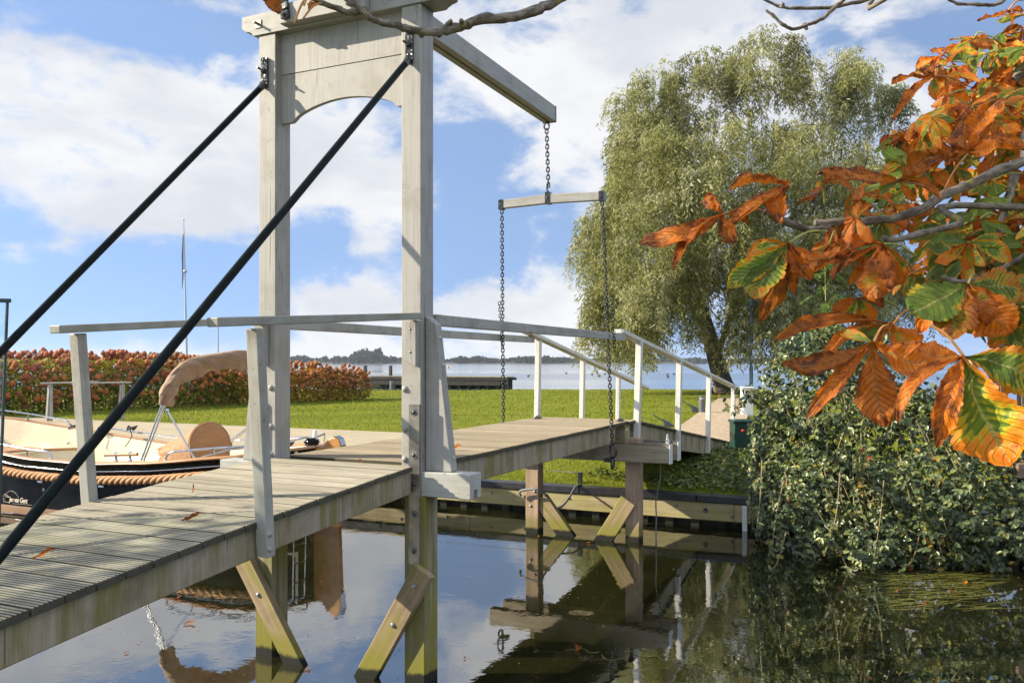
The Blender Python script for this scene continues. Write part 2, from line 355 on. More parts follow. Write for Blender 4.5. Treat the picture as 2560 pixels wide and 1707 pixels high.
# ---------------------------------------------------------------- water
def watermat(name,base,ior,rip,sc,str_):
    m=M_(name); p=m.pos()
    a=m.noise(m.scale(p,sc),1,4,.6,.4); b2_=m.noise(m.scale(p,tuple(x*.23 for x in sc)),1,2,.5)
    h=m.math('ADD',a,m.math('MULTIPLY',b2_,1.6))
    calm=m.ramp(m.noise(p,.5,2,.5),.35,.65,.35,1.0)
    nb=m.n('Bump',{'Height':h,'Distance':rip}); m.put(nb.inputs['Strength'],m.math('MULTIPLY',calm,str_))
    mud=m.mix(m.ramp(m.noise(p,1.2,5,.6),.35,.7),base,tuple(x*1.7 for x in base))
    b=m.bsdf(mud,.015,nb.outputs[0],IOR=ior); return m.done(b)
MT['canal']=watermat('canal_water',(.010,.0105,.0034),4.2,.012,(2.2,2.2,2.2),.22)
def lakemat():
    m=M_('lake_water'); p=m.pos(); r=m.n('VectorRotate',{'Vector':p,'Angle':-TH},rotation_type='Z_AXIS').outputs[0]
    a=m.noise(m.scale(r,(.35,.10,1)),1,5,.65); band=m.noise(m.scale(r,(.012,.0012,1)),1,3,.5)
    nb=m.n('Bump',{'Height':a,'Distance':.25}); m.put(nb.inputs['Strength'],m.ramp(band,.4,.6,.06,.22))
    return m.done(m.bsdf((.05,.075,.095),m.ramp(band,.4,.62,.06,.16),nb.outputs[0],IOR=1.6))
MT['lake']=lakemat()
def sheet(name,pts,mat,z):
    b=MB(); b.add([(x,y,z) for x,y in pts],[tuple(range(len(pts)))]); return struct(b.build(name,mat))
sheet('canal_water',[(-60,-120),(9,-120),(9,160),(-60,160)],MT['canal'],0)
sheet('lake_water',[(9.0,-2300),(2500,-2300),(2500,2600),(9.0,2600)],MT['lake'],-.004)
bb=MB(); bb.add([(-80,-300,-2.2),(2520,-2400,-2.2),(2520,2700,-2.2),(-80,400,-2.2)],[(0,1,2,3)]); struct(bb.build('lake_bed',plain('silt',(.03,.028,.015),.9)))
# ---------------------------------------------------------------- land
def lawnmat():
    m=M_('lawn_grass'); p=m.pos()
    n1=m.noise(p,.35,4,.55); n2=m.noise(p,4.5,5,.65); n3=m.noise(m.scale(p,(38,38,38)),1,3,.7)
    c=m.mix(m.ramp(n3,.3,.7),(.13,.16,.014),(.34,.36,.045))
    c=m.mix(m.ramp(n1,.4,.68,0,.5),c,(.29,.29,.05)); c=m.mix(m.ramp(n2,.5,.72,0,.6),c,(.12,.155,.012)); rb=m.noise(m.scale(m.n('VectorRotate',{'Vector':p,'Angle':-TH},rotation_type='Z_AXIS').outputs[0],(.9,.16,1)),1,5,.6); c=m.mix(m.ramp(rb,.42,.66,0,.65),c,(.12,.145,.014))  # rb: soft shade bands painted into the grass colour
    fl=m.math('MULTIPLY',m.ramp(m.noise(p,26,1,.5),.75,.77),m.ramp(m.noise(p,.8,2),.5,.6)); c=m.mix(m.math('MULTIPLY',fl,.6),c,(.38,.37,.30))
    h=m.math('ADD',n3,m.math('MULTIPLY',n2,1.4))
    return m.done(m.bsdf(c,.85,m.bump(h,.9,.11),Specular_IOR_Level=.05))
MT['lawn']=lawnmat()
QU=6.62
def shoreY(X):
    a=52.6+1.2*math.sin(X*.21)+.5*math.sin(X*.77+1)
    if X>17: a=max(38.0,a-(X-17)*3.2)
    return a
def land_z(u,v,Y=None):
    z=.44+.16*min(1,max(0,(u-QU)/3.2))**.8
    z+=.03*mnoise.noise(V((u*.35,v*.35,3)))*min(1,max(0,(u-QU)/2))
    # higher bank under the far ramp
    z+=.03*math.exp(-((u-10.5)/2.2)**2)*min(1,max(0,(.6-v)/1.0))*math.exp(-((v+1.0)/1.6)**2)
    if v>4.15 and u<11.9: z-=.16*min(1,(v-4.15)/.4)*min(1,(11.9-u)/.3)
    return z
def build_land():
    b=MB(); NA,NT=190,72; vs=[]
    for i in range(NA+1):
        a=-1.15+2.2*i/NA; Y0=(QU-CU)/(CT+ST*a)
        Y1=52.6
        for _ in range(20): Y1=shoreY(a*Y1)*.5+Y1*.5
        Y1=max(Y1,Y0+1)
        for j in range(NT+1):
            t=(j/NT)**1.9; Y=Y0+(Y1-Y0)*t; p=cam2w(a*Y,Y); z=land_z(p.x,p.y)
            if t>.965: z-=.30*((t-.965)/.035)**1.5
            vs.append((p.x,p.y,z))
    fs=[(i*(NT+1)+j,(i+1)*(NT+1)+j,(i+1)*(NT+1)+j+1,i*(NT+1)+j+1) for i in range(NA) for j in range(NT)]
    # skirt down into the water on both sides
    n0=len(vs)
    for i in range(NA+1):
        x,y,_=vs[i*(NT+1)+NT]; vs.append((x+.15*CT,y+.15*ST,-.5))
    for i in range(NA): fs.append((i*(NT+1)+NT,(i+1)*(NT+1)+NT,n0+i+1,n0+i))
    b.add(vs,fs); return struct(b.build('lawn_ground',MT['lawn'],smooth=60))
build_land()
# near bank behind and under the camera
nb=MB(); nb.grid(lambda s,t:(-3.45-s*18,-40+t*80,.0+.62*min(1,s*16)+.04*mnoise.noise(V((s*30,t*60,0)))),24,60); struct(nb.build('near_bank',MT['lawn'],smooth=60))
# far shore: a low strip of land on the horizon
fs_=MB()
def shore_strip(s,t):
    X=-1500+s*2900; Y=1180+60*math.sin(s*9)+(0 if s<.55 else 90*(s-.55)); p=cam2w(X,Y+t*500); return (p.x,p.y,-.3+2.4*min(1,t*12))
fs_.grid(shore_strip,80,12); struct(fs_.build('far_shore',plain('far_shore_earth',(.055,.055,.032),.9,0,.3,0,.02)))
# grass blades on the bank and the nearer lawn: too many to count
def blades(name,n,region,h,wd,mat,seed=1):
    C=[];
    for _ in range(n):
        p=region()
        if p is not None: C.append(p)
    C=np.array(C); N=len(C); up=nrm(np.stack([RNG.normal(0,.45,N),RNG.normal(0,.45,N),np.ones(N)],1)); nn=rndsph(N)
    dist=np.hypot(C[:,0]-CU,C[:,1]-CV); k=np.clip(dist/13,1,2.6)
    P,q,g=leaf_arrays(C,up,nn,h*(.6+.8*RNG.random(N))*k**.6,wd*k,.1,.12,.2)
    return stuff(npmesh(name,P,q,g,mat),'short bright green grass growing over the lawn and bank','grass')
def rg_near():
    u=QU+.05+8*random.random()**1.3; v=-2.0+7.0*random.random()
    if u>12.2 and -.1<v<1.6: return None
    if v>4.15 and u<11.9: return None
    return (u,v,land_z(u,v)-.005)
def rg_far():
    a=-.62+1.1*random.random(); Y=13.0+38*random.random()**1.25; p=cam2w(a*Y,Y); u,v=p.x,p.y
    if u<QU+.1: return None
    if v>4.1 and u<11.95: return None
    k=(u-12.2)/21.8
    if -.15+3.1*k<v<1.6+3.0*k and u>5.2 and u<34: return None
    return (u,v,land_z(u,v)-.005)
g1=blades('grass',26000,rg_near,.055,.007,MT['grass'])
g2=blades('grass',75000,rg_far,.042,.011,MT['grass'])
# ---------------------------------------------------------------- quay wall
def build_quay():
    t=thing('quay_wall','timber faced quay with black plastic cap and dark sheet piles along the far bank','quay wall',(6.5,4,0))
    b=MB()
    for k in range(30):
        v=-9+k*1.7; b.box(6.46,6.70,v,v+1.697,.345,.445,1)
    b.build('cap',MT['blackplastic'],t,.012)
    b=MB()
    for k in range(13):
        v=-9+k*4.0; b.box(6.49,6.57,v,v+3.995,.10,.34,1)
    b.build('waling_plank',MT['quaywood'],t,.006)
    b=MB(); pts=[]; v=-9.0
    while v<42:
        pts += [(6.60,v),(6.60,v+.16),(6.54,v+.20),(6.54,v+.30),(6.60,v+.34)]; v+=.36
    vs=[(x,y,-1.0) for x,y in pts]+[(x,y,.36) for x,y in pts]; n=len(pts)
    b.add(vs,[(i,i+1,n+i+1,n+i) for i in range(n-1)],[(p[2],p[1],p[0]) for p in vs]); b.build('sheet_piling',MT['sheet'],t)
    for k in range(22):
        v=-1.6+k*.72+.1*math.sin(k*5); z=.17 if k%2 else .27; q=MB(); q.lathe((6.488,v,z),[(.0,.016),(.014,.014),(.022,.004),(.022,0),(.02,-.004)],10,(-1,0,0)); q.build('bolt',MT['galv'],t,smooth=40)
    for v in (2.05,-.62):
        q=MB(); q.lathe((6.488,v,.235),[(.016,.004),(.03,.012),(.034,.0),(.03,-.006)],12,(-1,0,0)); q.build('mooring_eye',MT['iron'],t,smooth=40)
    q=MB(); q.box(6.45,6.485,-1.18,-1.115,-.06,.335,2); q.build('white_strip',MT['whitebox'],t,.004)
build_quay()
def build_boardwalk():
    t=thing('boardwalk','pale timber boardwalk between the moored sloop and the lawn','boardwalk',(9,12,.6)); b=MB(); u=6.72; z=.60
    while u<11.85:
        v=4.2
        while v<34:
            L=5+2*random.random(); dz=random.uniform(-.004,.004); b.box(u,u+.193,v,min(34,v+L)-.006,z-.04+dz,z+dz,1); v+=L
        u+=.2
    b.build('planks',MT['boardwalk'],t,.004); b=MB(); b.box(6.74,11.84,4.22,33.98,.25,.553); b.build('bearers',MT['sheet'],t)
build_boardwalk()
# ---------------------------------------------------------------- path of concrete slabs
def build_path():
    b=MB(); k=0
    for i in range(9):
        u0=12.25+i*2.45; u1=u0+2.43; f0=(u0-12.25)/22; f1=(u1-12.25)/22
        z=.665; b.prism([(u0,-.08+3.1*f0,z),(u1,-.08+3.1*f1,z),(u1,1.5+3.05*f1,z),(u0,1.5+3.05*f0,z)],(0,0,-.12))
    return struct(b.build('path',MT['concrete'],None,.012))
build_path()

# ---------------------------------------------------------------- the air between here and the far shore
hz=M_('haze_air'); hv=hz.n('VolumePrincipled',{'Color':(.80,.87,.97),'Density':HAZE,'Anisotropy':.2}); hz.t.links.new(hv.outputs[0],hz.out.inputs[1])
b=MB(); b.box(-150,2700,-2600,2900,-3.4,42); stuff(b.build('haze',hz.mat),'thin pale blue haze over the lake','haze')
# ---------------------------------------------------------------- the drawbridge
BR=thing('drawbridge','white wooden drawbridge with gantry, black stay rods and chain hung lifting deck over the canal','drawbridge',(0,.7,0))
def zr(u): return 1.53+.0609*u-.00774*u*u            # near ramp deck
def zf(u):                                            # far ramp deck
    return 1.515 if u<5.36 else 1.515-.1275*(u-5.36)
def planks(u0,u1,zfn,v0,v1,name,mat,ribs=7,pitch=.150,gap=.009,jit=.004):
    b=MB(); u=u0
    while u<u1-.05:
        w_=min(pitch-gap,u1-u); o=random.random()*30; dz=random.uniform(-jit*.4,jit*.4); a0=v0+random.uniform(-jit,jit); a1=v1+random.uniform(-jit,jit)
        top=[]
        for r in range(ribs):
            x=w_*r/ribs; q=w_/ribs
            top += [(x+q*.03,-.0),(x+q*.48,.0),(x+q*.52,-.009),(x+q*.97,-.009)]
        top=[(0,-.004)]+top[:-2]+[(w_,-.004)]
        prof=[(0,-.036)]+top+[(w_,-.036)]; n=len(prof); vs=[];gs=[]
        for v in (a0,a1):
            for x,z in prof:
                vs.append((u+x,v,zfn(u+x)+z+dz)); gs.append((v+o,x+o,z))
        b.add(vs,[tuple(range(n)),tuple(range(n,2*n))[::-1]]+[(i,n+i,n+(i+1)%n,(i+1)%n) for i in range(n)],gs); u+=pitch
    return b.build(name,mat,BR)
V0,V1=.035,1.352
planks(-5.9,-.02,zr,V0,V1,'ramp_deck',MT['deck'])
planks(.19,5.02,lambda u:1.519,V0+.0,V1,'lifting_deck',MT['deck2'])
planks(5.06,12.3,zf,V0-.02,V1+.02,'ramp_deck',MT['deck2'])
def girder(u0,u1,v0,v1,zfn,top,h,mat,n=8,name='girder'):
    b=MB(); o=random.random()*20; vs=[];gs=[]
    for i in range(n+1):
        u=u0+(u1-u0)*i/n
        for v in (v0,v1):
            for z in (zfn(u)-top,zfn(u)-top-h): vs.append((u,v,z)); gs.append((z*1.0+o,u*1.0,v))   # streaks run down the face
    fs=[(0,1,3,2),(4*n,4*n+2,4*n+3,4*n+1)]
    for i in range(n):
        a=4*i; c=a+4; fs += [(a,c,c+1,a+1),(a+2,a+3,c+3,c+2),(a,a+2,c+2,c),(a+1,c+1,c+3,a+3)]
    b.add(vs,fs,gs); return b.build(name,mat,BR,.006)
for v in (.062,.66,1.265): girder(-5.9,-.03,v,v+.065,zr,.037,.165,MT['girder'])
for v in (.062,.66,1.265): girder(.20,4.62 if v<.5 else 4.97,v,v+.065,lambda u:1.519,.037,.195,MT['girder'])
for v in (.045,.66,1.28): girder(5.36,12.28,v,v+.065,zf,.037,.275,MT['girder'],14)
for B_ in ((4.99,5.04,.05,1.34,1.25,1.478),(5.30,5.355,.05,1.34,1.22,1.474),(.10,.17,.03,1.33,1.31,1.50)):
    b=MB(); b.box(*B_); b.build('end_joist',MT['girder'],BR,.006)
b=MB(); b.box(5.10,5.19,.055,.13,1.245,1.47,2); b.build('bearing_block',MT['quaywood'],BR,.005)
# gantry ---------------------------------------------------------
PU=.174
def bolt(p,ax,mat,par,r=.021,nm='bolt'):
    q=MB(); q.lathe(p,[(.0001,r*.75),(r*.55,r*.66),(r*.92,r*.3),(r,0),(r,-.004)],12,ax); return q.build(nm,mat,par,smooth=50)
for v0 in (0.0,1.284):
    b=MB(); b.box(0,PU,v0,v0+.16,1.30,4.758,2); post=b.build('gantry_post',MT['white_clean'],BR,.006,seg=2)
    vb=v0+.131 if v0<1 else v0+.044
    for z in (2.06,1.775,1.565) if v0<1 else (2.055,1.76,1.545): bolt((0,vb,z),(-1,0,0),MT['white'],post,.024)
    s0,s1=((.002,.092) if v0<1 else (v0+.105,v0+.128))
    b=MB(); b.box(-.016 if v0<1 else -.035,-.001,s0,s1,.83 if v0<1 else 1.53,1.955,2); st_=b.build('metal_strap',MT['galv'],post,.003)
    if v0<1:
        for z in (1.90,1.60,1.395,1.185,.93):
            bolt((-.016,(s0+s1)/2,z),(-1,0,0),MT['iron'],post,.017); 
            q=MB(); q.lathe((-.016,(s0+s1)/2,z),[(.026,.003),(.028,0),(.028,-.002)],12,(-1,0,0)); q.build('washer',MT['galv'],post,smooth=40)
    # raking board beside the post, standing on the sill block
    sg=-1 if v0<1 else 1; ve=v0 if v0<1 else v0+.16
    b=MB(); b.prism([(.055,ve+sg*.004,1.485),(.055,ve+sg*.004,2.575),(.055,ve+sg*.03,2.56),(.055,ve+sg*.085,2.515),(.055,ve+sg*.215,1.485)],(.085,0,0),2); bt=b.build('raking_board',MT['white'],BR,.005)
    for z in (2.42,2.23,1.58): bolt((.098,ve+sg*(.085+.13*(2.515-z)/1.03),z),(0,sg,.12),MT['white_dirty'],bt,.016)
    # sill block with a notch in its underside
    a,c=(v0-.388,v0+.0) if v0<1 else (v0+.16,v0+.555)
    b=MB(); pr=[(0,1.483),(.165,1.483),(.165,1.312),(.115,1.312),(.115,1.368),(.06,1.368),(.06,1.312),(0,1.312)]
    b.prism([(u,a,z) for u,z in pr],(0,c-a,0),1); b.build('sill_block',MT['white_dirty'],BR,.004)
    # pile under the post
    p0=v0-.035 if v0<1 else v0+.025
    b=MB(); b.box(-.005,.178,p0,p0+.17,-1.2,1.308,2); b.build('pile',MT['pile'],BR,.008)
# braces between the gantry piles
def brace(p0,p1,par=BR,w_=.16,t_=.06,mat='brace',bolts=()):
    b=MB(); b.bar(p0,p1,w_,t_,(1,0,0)); o=b.build('brace',MT[mat],par,.006)
    for f in bolts:
        q=V(p0).lerp(V(p1),f); bolt((q.x-t_/2,q.y,q.z),(-1,0,0),MT['bolt'],o,.019)
def abar(px,py,u): return atu(px,py,u)
pa,pb=abar(612,1402,-.04),abar(746,1672,-.04); brace(pa+(pa-pb)*.02,pb+(pb-pa)*.35,bolts=(.24,))
pa,pb=abar(1053,1440,-.04),abar(916,1690,-.04); brace(pa+(pa-pb)*.06,pb+(pb-pa)*.4,bolts=(.10,.36))
# crossbeam, bearing board, gable panel
b=MB(); pr=[(1.607,4.925),(1.607,4.835),(1.585,4.815),(1.56,4.80),(1.53,4.795),(1.51,4.785),(1.495,4.765),(1.49,4.760),(-.10,4.760),(-.12,4.775),(-.15,4.79),(-.19,4.80),(-.205,4.835),(-.205,4.925)]
b.prism([(-.012,v,z) for v,z in pr],(.20,0,0),1); cb=b.build('crossbeam',MT['white'],BR,.004)
b=MB(); b.box(-.085,-.013,.42,1.175,4.775,4.925,1); b.build('bearing_board',MT['white'],cb,.006)
for v in (1.44,.10):
    q=MB(); q.box(-.018,-.012,v-.03,v+.03,4.815,4.875); q.tube([(-.012,v,4.845),(-.065,v,4.845)],.010,8); q.build('bolt_plate',MT['galv'],cb)
def iron_strap(v):
    b=MB(); pts=[(-.10,v,4.80),(-.105,v+.005,4.86),(-.09,v+.02,4.92),(-.10,v+.03,4.97),(-.10,v+.03,5.06)]
    for p,q in zip(pts,pts[1:]): b.bar(p,q,.075,.03,(1,0,0))
    b.lathe((-.118,v,4.825),[(.0001,.02),(.014,.014),(.018,0),(.018,-.01)],10,(-1,0,0)); return b.build('beam_bearing',MT['iron'],BR,.006)
iron_strap(1.105); iron_strap(.52)
def panel():
    b=MB(); N=44; va,vb=1.283,.161; U0,U1=.065,.105
    def edge(v):
        f=(va-v)/(va-vb)
        if f<.085: return 4.080
        if f<.125: return 4.080+.032*((f-.085)/.04)**1.5
        if f<.93: g=(f-.125)/.805; return 4.112-.0*g+.098*math.sin(math.pi*min(1,g*1.03))**.75
        return 4.086
    o=random.random()*9
    for zl,zt in ((None,4.448),(4.456,4.775)):
        vs=[];gs=[]
        for i in range(N+1):
            v=va+(vb-va)*i/N; z0=edge(v) if zl is None else zl
            for u in (U0,U1):
                for z in (z0,zt): vs.append((u,v,z)); gs.append((z+o+(3 if zl else 0),v*1.0,u))
        fs=[(0,1,3,2),(4*N,4*N+2,4*N+3,4*N+1)]
        for i in range(N):
            a=4*i; c=a+4; fs += [(a,c,c+1,a+1),(a+2,a+3,c+3,c+2),(a,a+2,c+2,c),(a+1,c+1,c+3,a+3)]
        b.add(vs,fs,gs)
    b.box(U0+.012,U1-.005,vb,va,4.44,4.464,1)
    return b.build('gable_panel',MT['white_clean'],BR)
panel()
# stay rods and their brackets
for (p0,p1,v) in (((-.05,.085,4.345),(-3.25,.085,1.262),.085),((-.045,1.375,4.350),(-3.25,1.375,1.18),1.375)):
    b=MB(); P0,P1=V(p0),V(p1); n=14; b.tube([P0.lerp(P1,i/n) for i in range(n+1)],.0225,12); ro=b.build('stay_rod',MT['rod'],BR,smooth=50)
    b=MB(); b.grid(lambda s,t:(-.024-.006*mnoise.noise(V((s*9,t*30,v))),v-.028+.056*s+.004*mnoise.noise(V((t*20,s*3,v))),4.352+.225*t),4,16)
    b.box(-.022,-.001,v-.027,v+.027,4.35,4.578,2); b.tube([(-.03,v+.004,4.372),(-.05,v,4.345),(-.08,v,4.315)],[.028,.027,.024],10); b.tube([(-.01,v+.005,4.475),(-.085,v+.014,4.485)],.009,8); b.lathe((-.03,v+.002,4.475),[(.0001,.02),(.02,.016),(.024,0)],8,(-1,0,0)); b.lathe((-.03,v,4.40),[(.0001,.008),(.01,.006),(.012,0)],8,(-1,0,0)); b.lathe((-.03,v,4.555),[(.0001,.008),(.01,.006),(.012,0)],8,(-1,0,0))
    b.build('rod_bracket',MT['iron'],ro,.004)
    b=MB(); b.box(p1[0]-.07,p1[0]+.05,v-.05,v+.05,zr(p1[0])-.02,zr(p1[0])+.05); b.build('foot_bracket',MT['iron'],ro,.006)
# balance beam: two planks with a slot between, level, far end over the lifting deck
b=MB(); b.box(-2.6,3.985,.575,.645,5.02,5.20,0); b.box(-2.6,3.985,.665,.735,5.022,5.198,0); b.box(-2.6,3.97,.645,.665,5.05,5.196,0); bb_=b.build('balance_beam',MT['white'],BR,.006)
b=MB(); b.box(3.985,4.0,.572,.738,5.015,5.203); b.build('end_plate',MT['iron'],bb_,.002)
b=MB(); b.box(-2.5,-1.3,.30,1.01,4.94,5.24); b.build('counterweight',MT['white'],bb_,.01)
for u,z in ((2.75,5.15),(2.75,5.11)): bolt((u,.575,z),(0,-1,0),MT['bolt'],bb_,.010)
def chain(p0,p1,link=.078,r=.0085,nm='chain',sag=0.0):
    P0,P1=V(p0),V(p1); L=(P1-P0).length; n=max(2,int(L/link)); b=MB(); d=(P1-P0)/n
    a=d.normalized(); q=a.orthogonal().normalized(); q=(q if abs(q.z)<.5 else a.cross(q)).normalized(); wv=a.cross(q)
    for i in range(n):
        c=P0+d*(i+.5)+q*(sag*math.sin(math.pi*(i+.5)/n)); s=q if i%2 else wv; th=math.radians(20); s=(s*math.cos(th)+(wv if i%2 else -q)*math.sin(th))
        hl=d.length*.5+r*1.0; hw=link*.42; pts=[]
        for k in range(10):
            t=2*math.pi*k/10; x=math.cos(t); y=math.sin(t); pts.append(c+a*(hl*.45*(1 if x>0 else -1)*(abs(x)>.2)+x*(hl*.55))+s*(y*hw))
        b.tube(pts,r,6,closed=True)
    return b,b.build(nm,MT['chain'],BR,smooth=60)
chain((3.90,.655,4.92),(3.955,.655,4.27),.042,.0075)
b=MB(); b.tube([(3.90,.655,5.02),(3.90,.655,4.99)],.012,8); 
b.tube([V((3.90,.655+.032*math.sin(t),4.955+.04*math.cos(t))) for t in [k*2*math.pi/12 for k in range(12)]],.010,6,closed=True)
b.build('shackle',MT['chain'],BR,smooth=50); b=MB(); b.tube([V((3.955,.655,4.30)),V((3.955,.675,4.27)),V((3.955,.672,4.235)),V((3.955,.655,4.215))],.010,6); b.build('hook',MT['chain'],BR,smooth=50)
# spreader bar
zl,zrr=4.113,4.113
b=MB(); b.prism([(3.92,1.265,4.062),(3.92,1.265,4.155),(3.92,.65,4.185),(3.92,-.0,4.155),(3.92,-.0,4.062),(3.92,.65,4.078)],(.07,0,0),1); sp=b.build('spreader_bar',MT['white'],BR,.004)
for v,h0,h1 in ((1.25,4.05,4.165),(.655,4.07,4.208),(.005,4.05,4.165)):
    b=MB(); b.box(3.912,3.998,v-.028,v+.028,h0,h1,2); b.lathe((3.911,v,(h0+h1)/2),[(.0001,.008),(.01,.005),(.012,0)],8,(-1,0,0)); b.build('iron_cap',MT['iron'],sp,.004)
chain((3.955,.005,4.05),(4.25,-.02,1.30),.041,.0070)
chain((3.955,1.25,4.05),(4.36,1.42,1.35),.041,.0070)
for v,u in ((-.035,4.17),(1.425,4.27)):      # slack doubled ends hooked back on the hanging chains
    chain((u-.10+.02,v-.03,2.98),(u-.02,v-.045,2.42),.036,.0055)
for v in (-.02,1.42):
    b=MB(); c=V((4.27,v,1.22)); b.tube([c+V((.035*math.sin(t)*.4,.045*math.sin(t),.075*math.cos(t))) for t in [k*2*math.pi/14 for k in range(14)]],.013,6,closed=True); c=c-V((0,0,.145)); b.tube([c+V((.05*math.sin(t),.0,.05*math.cos(t))) for t in [k*2*math.pi/14 for k in range(14)]],.014,6,closed=True); b.box(4.2,4.34,(v if v<1 else v-.09),(v+.09 if v<1 else v),1.10,1.14); b.build('eye_bolt',MT['iron'],BR,smooth=50)
# hand rails -----------------------------------------------------
def rail(p0,p1,w_,h_,mat,up=(0,0,1),bev=.006,name='handrail'):
    b=MB(); b.bar(p0,p1,w_,h_,up); return b.build(name,MT[mat],BR,bev,seg=2)
sl_=.0664
rail((-1.97,.008,2.445),(-.030,.008,2.570),.075,.047,'rail')
rail((-1.80,1.362,2.437),(-.02,1.362,2.572),.09,.047,'rail')
def slant_post(u0,z0,u1,z1,v0,v1,tu,mat='rail2',name='rail_post',below=0.0):
    b=MB(); d=V((u1-u0,0,z1-z0)).normalized(); p0=V((u0,(v0+v1)/2,z0))-d*below; b.bar(p0,(u1,(v0+v1)/2,z1),abs(v1-v0),tu,(1,0,0)); return b.build(name,MT[mat],BR,.006,seg=2)
p=slant_post(-1.595,1.41,-1.665,2.425,-.03,.048,.062,below=.19)
for z in (1.345,1.265): bolt((-1.60,-.03,z),(0,-1,0),MT['white'],p,.017)
slant_post(-1.545,1.41,-1.625,2.420,1.352,1.43,.062,below=.19)
b=MB(); b.prism([(-.062,.005,2.542),(-.062,.10,2.542),(-.062,.10,2.26),(-.062,.005,2.215)],(.060,0,0),2); q=b.build('rail_bracket',MT['white'],BR,.004)
for z in (2.48,2.32): bolt((-.062,.052,z),(-1,0,0),MT['bolt'],q,.008)
b=MB(); b.prism([(-.062,1.345,2.542),(-.062,1.44,2.542),(-.062,1.44,2.26),(-.062,1.345,2.23)],(.060,0,0),2); b.build('rail_bracket',MT['white'],BR,.004)
rail((.178,.0,2.552),(4.745,.0,2.549),.055,.082,'rail2')
rail((.178,1.425,2.552),(5.30,1.425,2.549),.05,.082,'rail2')
def zfr(u): return 2.620-.1138*(u-4.67)
rail((4.665,.03,zfr(4.665)),(12.70,.03,zfr(12.70)),.125,.048,'white_bright')
def zfr2(u): return 2.635-.156*(u-5.1)
rail((4.95,1.40,zfr2(4.95)),(10.75,1.40,zfr2(10.75)),.115,.048,'white_bright')
for u in (5.35,7.50,9.66,12.0):
    slant_post(u,zf(u),u+.10,zfr(u)-.02,-.032,.042,.092,'white_bright',below=.30)
for u in (5.40,7.15,8.95):
    slant_post(u,zf(u),u+.05,zfr2(u)-.02,1.375,1.44,.085,'white_bright',below=.25)
for u,v in ((5.0,1.23),(5.0,.12)):
    b=MB(); b.box(u-.12,u+.10,v-.025,v+.025,1.5195,1.527); b.box(u-.03,u+.05,v-.03,v+.03,1.527,1.548); b.tube([(u-.1,v,1.535),(u+.02,v+.01,1.555),(u+.1,v,1.535)],.01,6); b.build('deck_latch',MT['galv'],BR,.003)
# far pile bent ---------------------------------------------------
for u0 in (5.0,5.42):
    b=MB(); b.box(u0,u0+.13,-.49,1.93,1.018,1.243,1); cp=b.build('pile_cap',MT['capwood'],BR,.006)
    b=MB(); b.box(u0-.004,u0+.134,-.505,-.4915,1.012,1.248); b.build('end_plate',MT['whitebox'],cp,.002)
    b=MB(); b.box(u0-.003,u0+.133,-.49,.02,1.2445,1.252); b.build('top_plate',MT['galv'],cp)
for v in (-.08,1.285):
    b=MB(); b.box(5.145,5.325,v,v+.182,-1.2,1.30 if v<0 else 1.24,2); p=b.build('pile',MT['pile_red'],BR,.008)
    for z in ((.55,.36) if v>0 else (.60,.42)): bolt((5.145,v+.05+.06*(z<.5),z),(-1,0,0),MT['bolt'],p,.02)
bolt((5.0,.115,1.045),(-1,0,0),MT['bolt'],BR,.021)
pa,pb=atu(1352,1245,5.22),atu(1418,1340,5.22); brace(pa,pb+(pb-pa)*.8,mat='brace',w_=.20,t_=.09)
pa,pb=atu(1572,1250,5.12),atu(1512,1345,5.12); brace(pa,pb+(pb-pa)*.8,mat='brace',w_=.21,t_=.06)
b=MB(); c=atu(1677,1095,5.06); b.box(c.x-.02,c.x+.02,c.y+.02,c.y+.06,1.25,1.31,2); b.lathe((c.x,c.y+.04,1.31),[(.014,0),(.018,.02),(.012,.045),(.016,.06),(.0001,.065)],10); q=b.build('position_lamp',MT['whitebox'],BR,smooth=40)
# loose cables on the far bent
CB=thing('rubber_hose','grey rubber hose looped round the far pile of the bridge','hose',atu(1345,1225,5.1))
pts=[atu(1302,1240,5.1),atu(1300,1228,5.08),atu(1318,1223,5.07),atu(1345,1224,5.07),atu(1360,1232,5.15),atu(1364,1243,5.2),atu(1362,1260,5.25),atu(1372,1272,5.3),atu(1395,1270,5.4),atu(1410,1260,5.6),atu(1425,1240,5.9),atu(1438,1218,6.3),atu(1452,1211,6.6)]
def smooth_pts(P,k=4):
    out=[]
    for i in range(len(P)-1):
        a,b_,c,d=P[max(i-1,0)],P[i],P[i+1],P[min(i+2,len(P)-1)]
        for j in range(k):
            t=j/k; out.append(.5*((2*b_)+(c-a)*t+(2*a-5*b_+4*c-d)*t*t+(3*b_-a-3*c+d)*t*t*t))
    return out+[P[-1]]
b=MB(); b.tube(smooth_pts(pts),.016,8); b.build('hose',MT['cable'],CB,smooth=60)
CB2=thing('power_cable','thin grey cable hanging from the end of the bridge pile cap into the water','cable',atu(1650,1165,5.1))
b=MB(); b.tube(smooth_pts([atu(1652,1160,5.1),atu(1650,1200,5.2),atu(1640,1250,5.3),atu(1641,1290,5.3),atu(1640,1330,5.3),atu(1641,1370,5.3)]),.009,6); b.build('cable',MT['cable'],CB2,smooth=60)
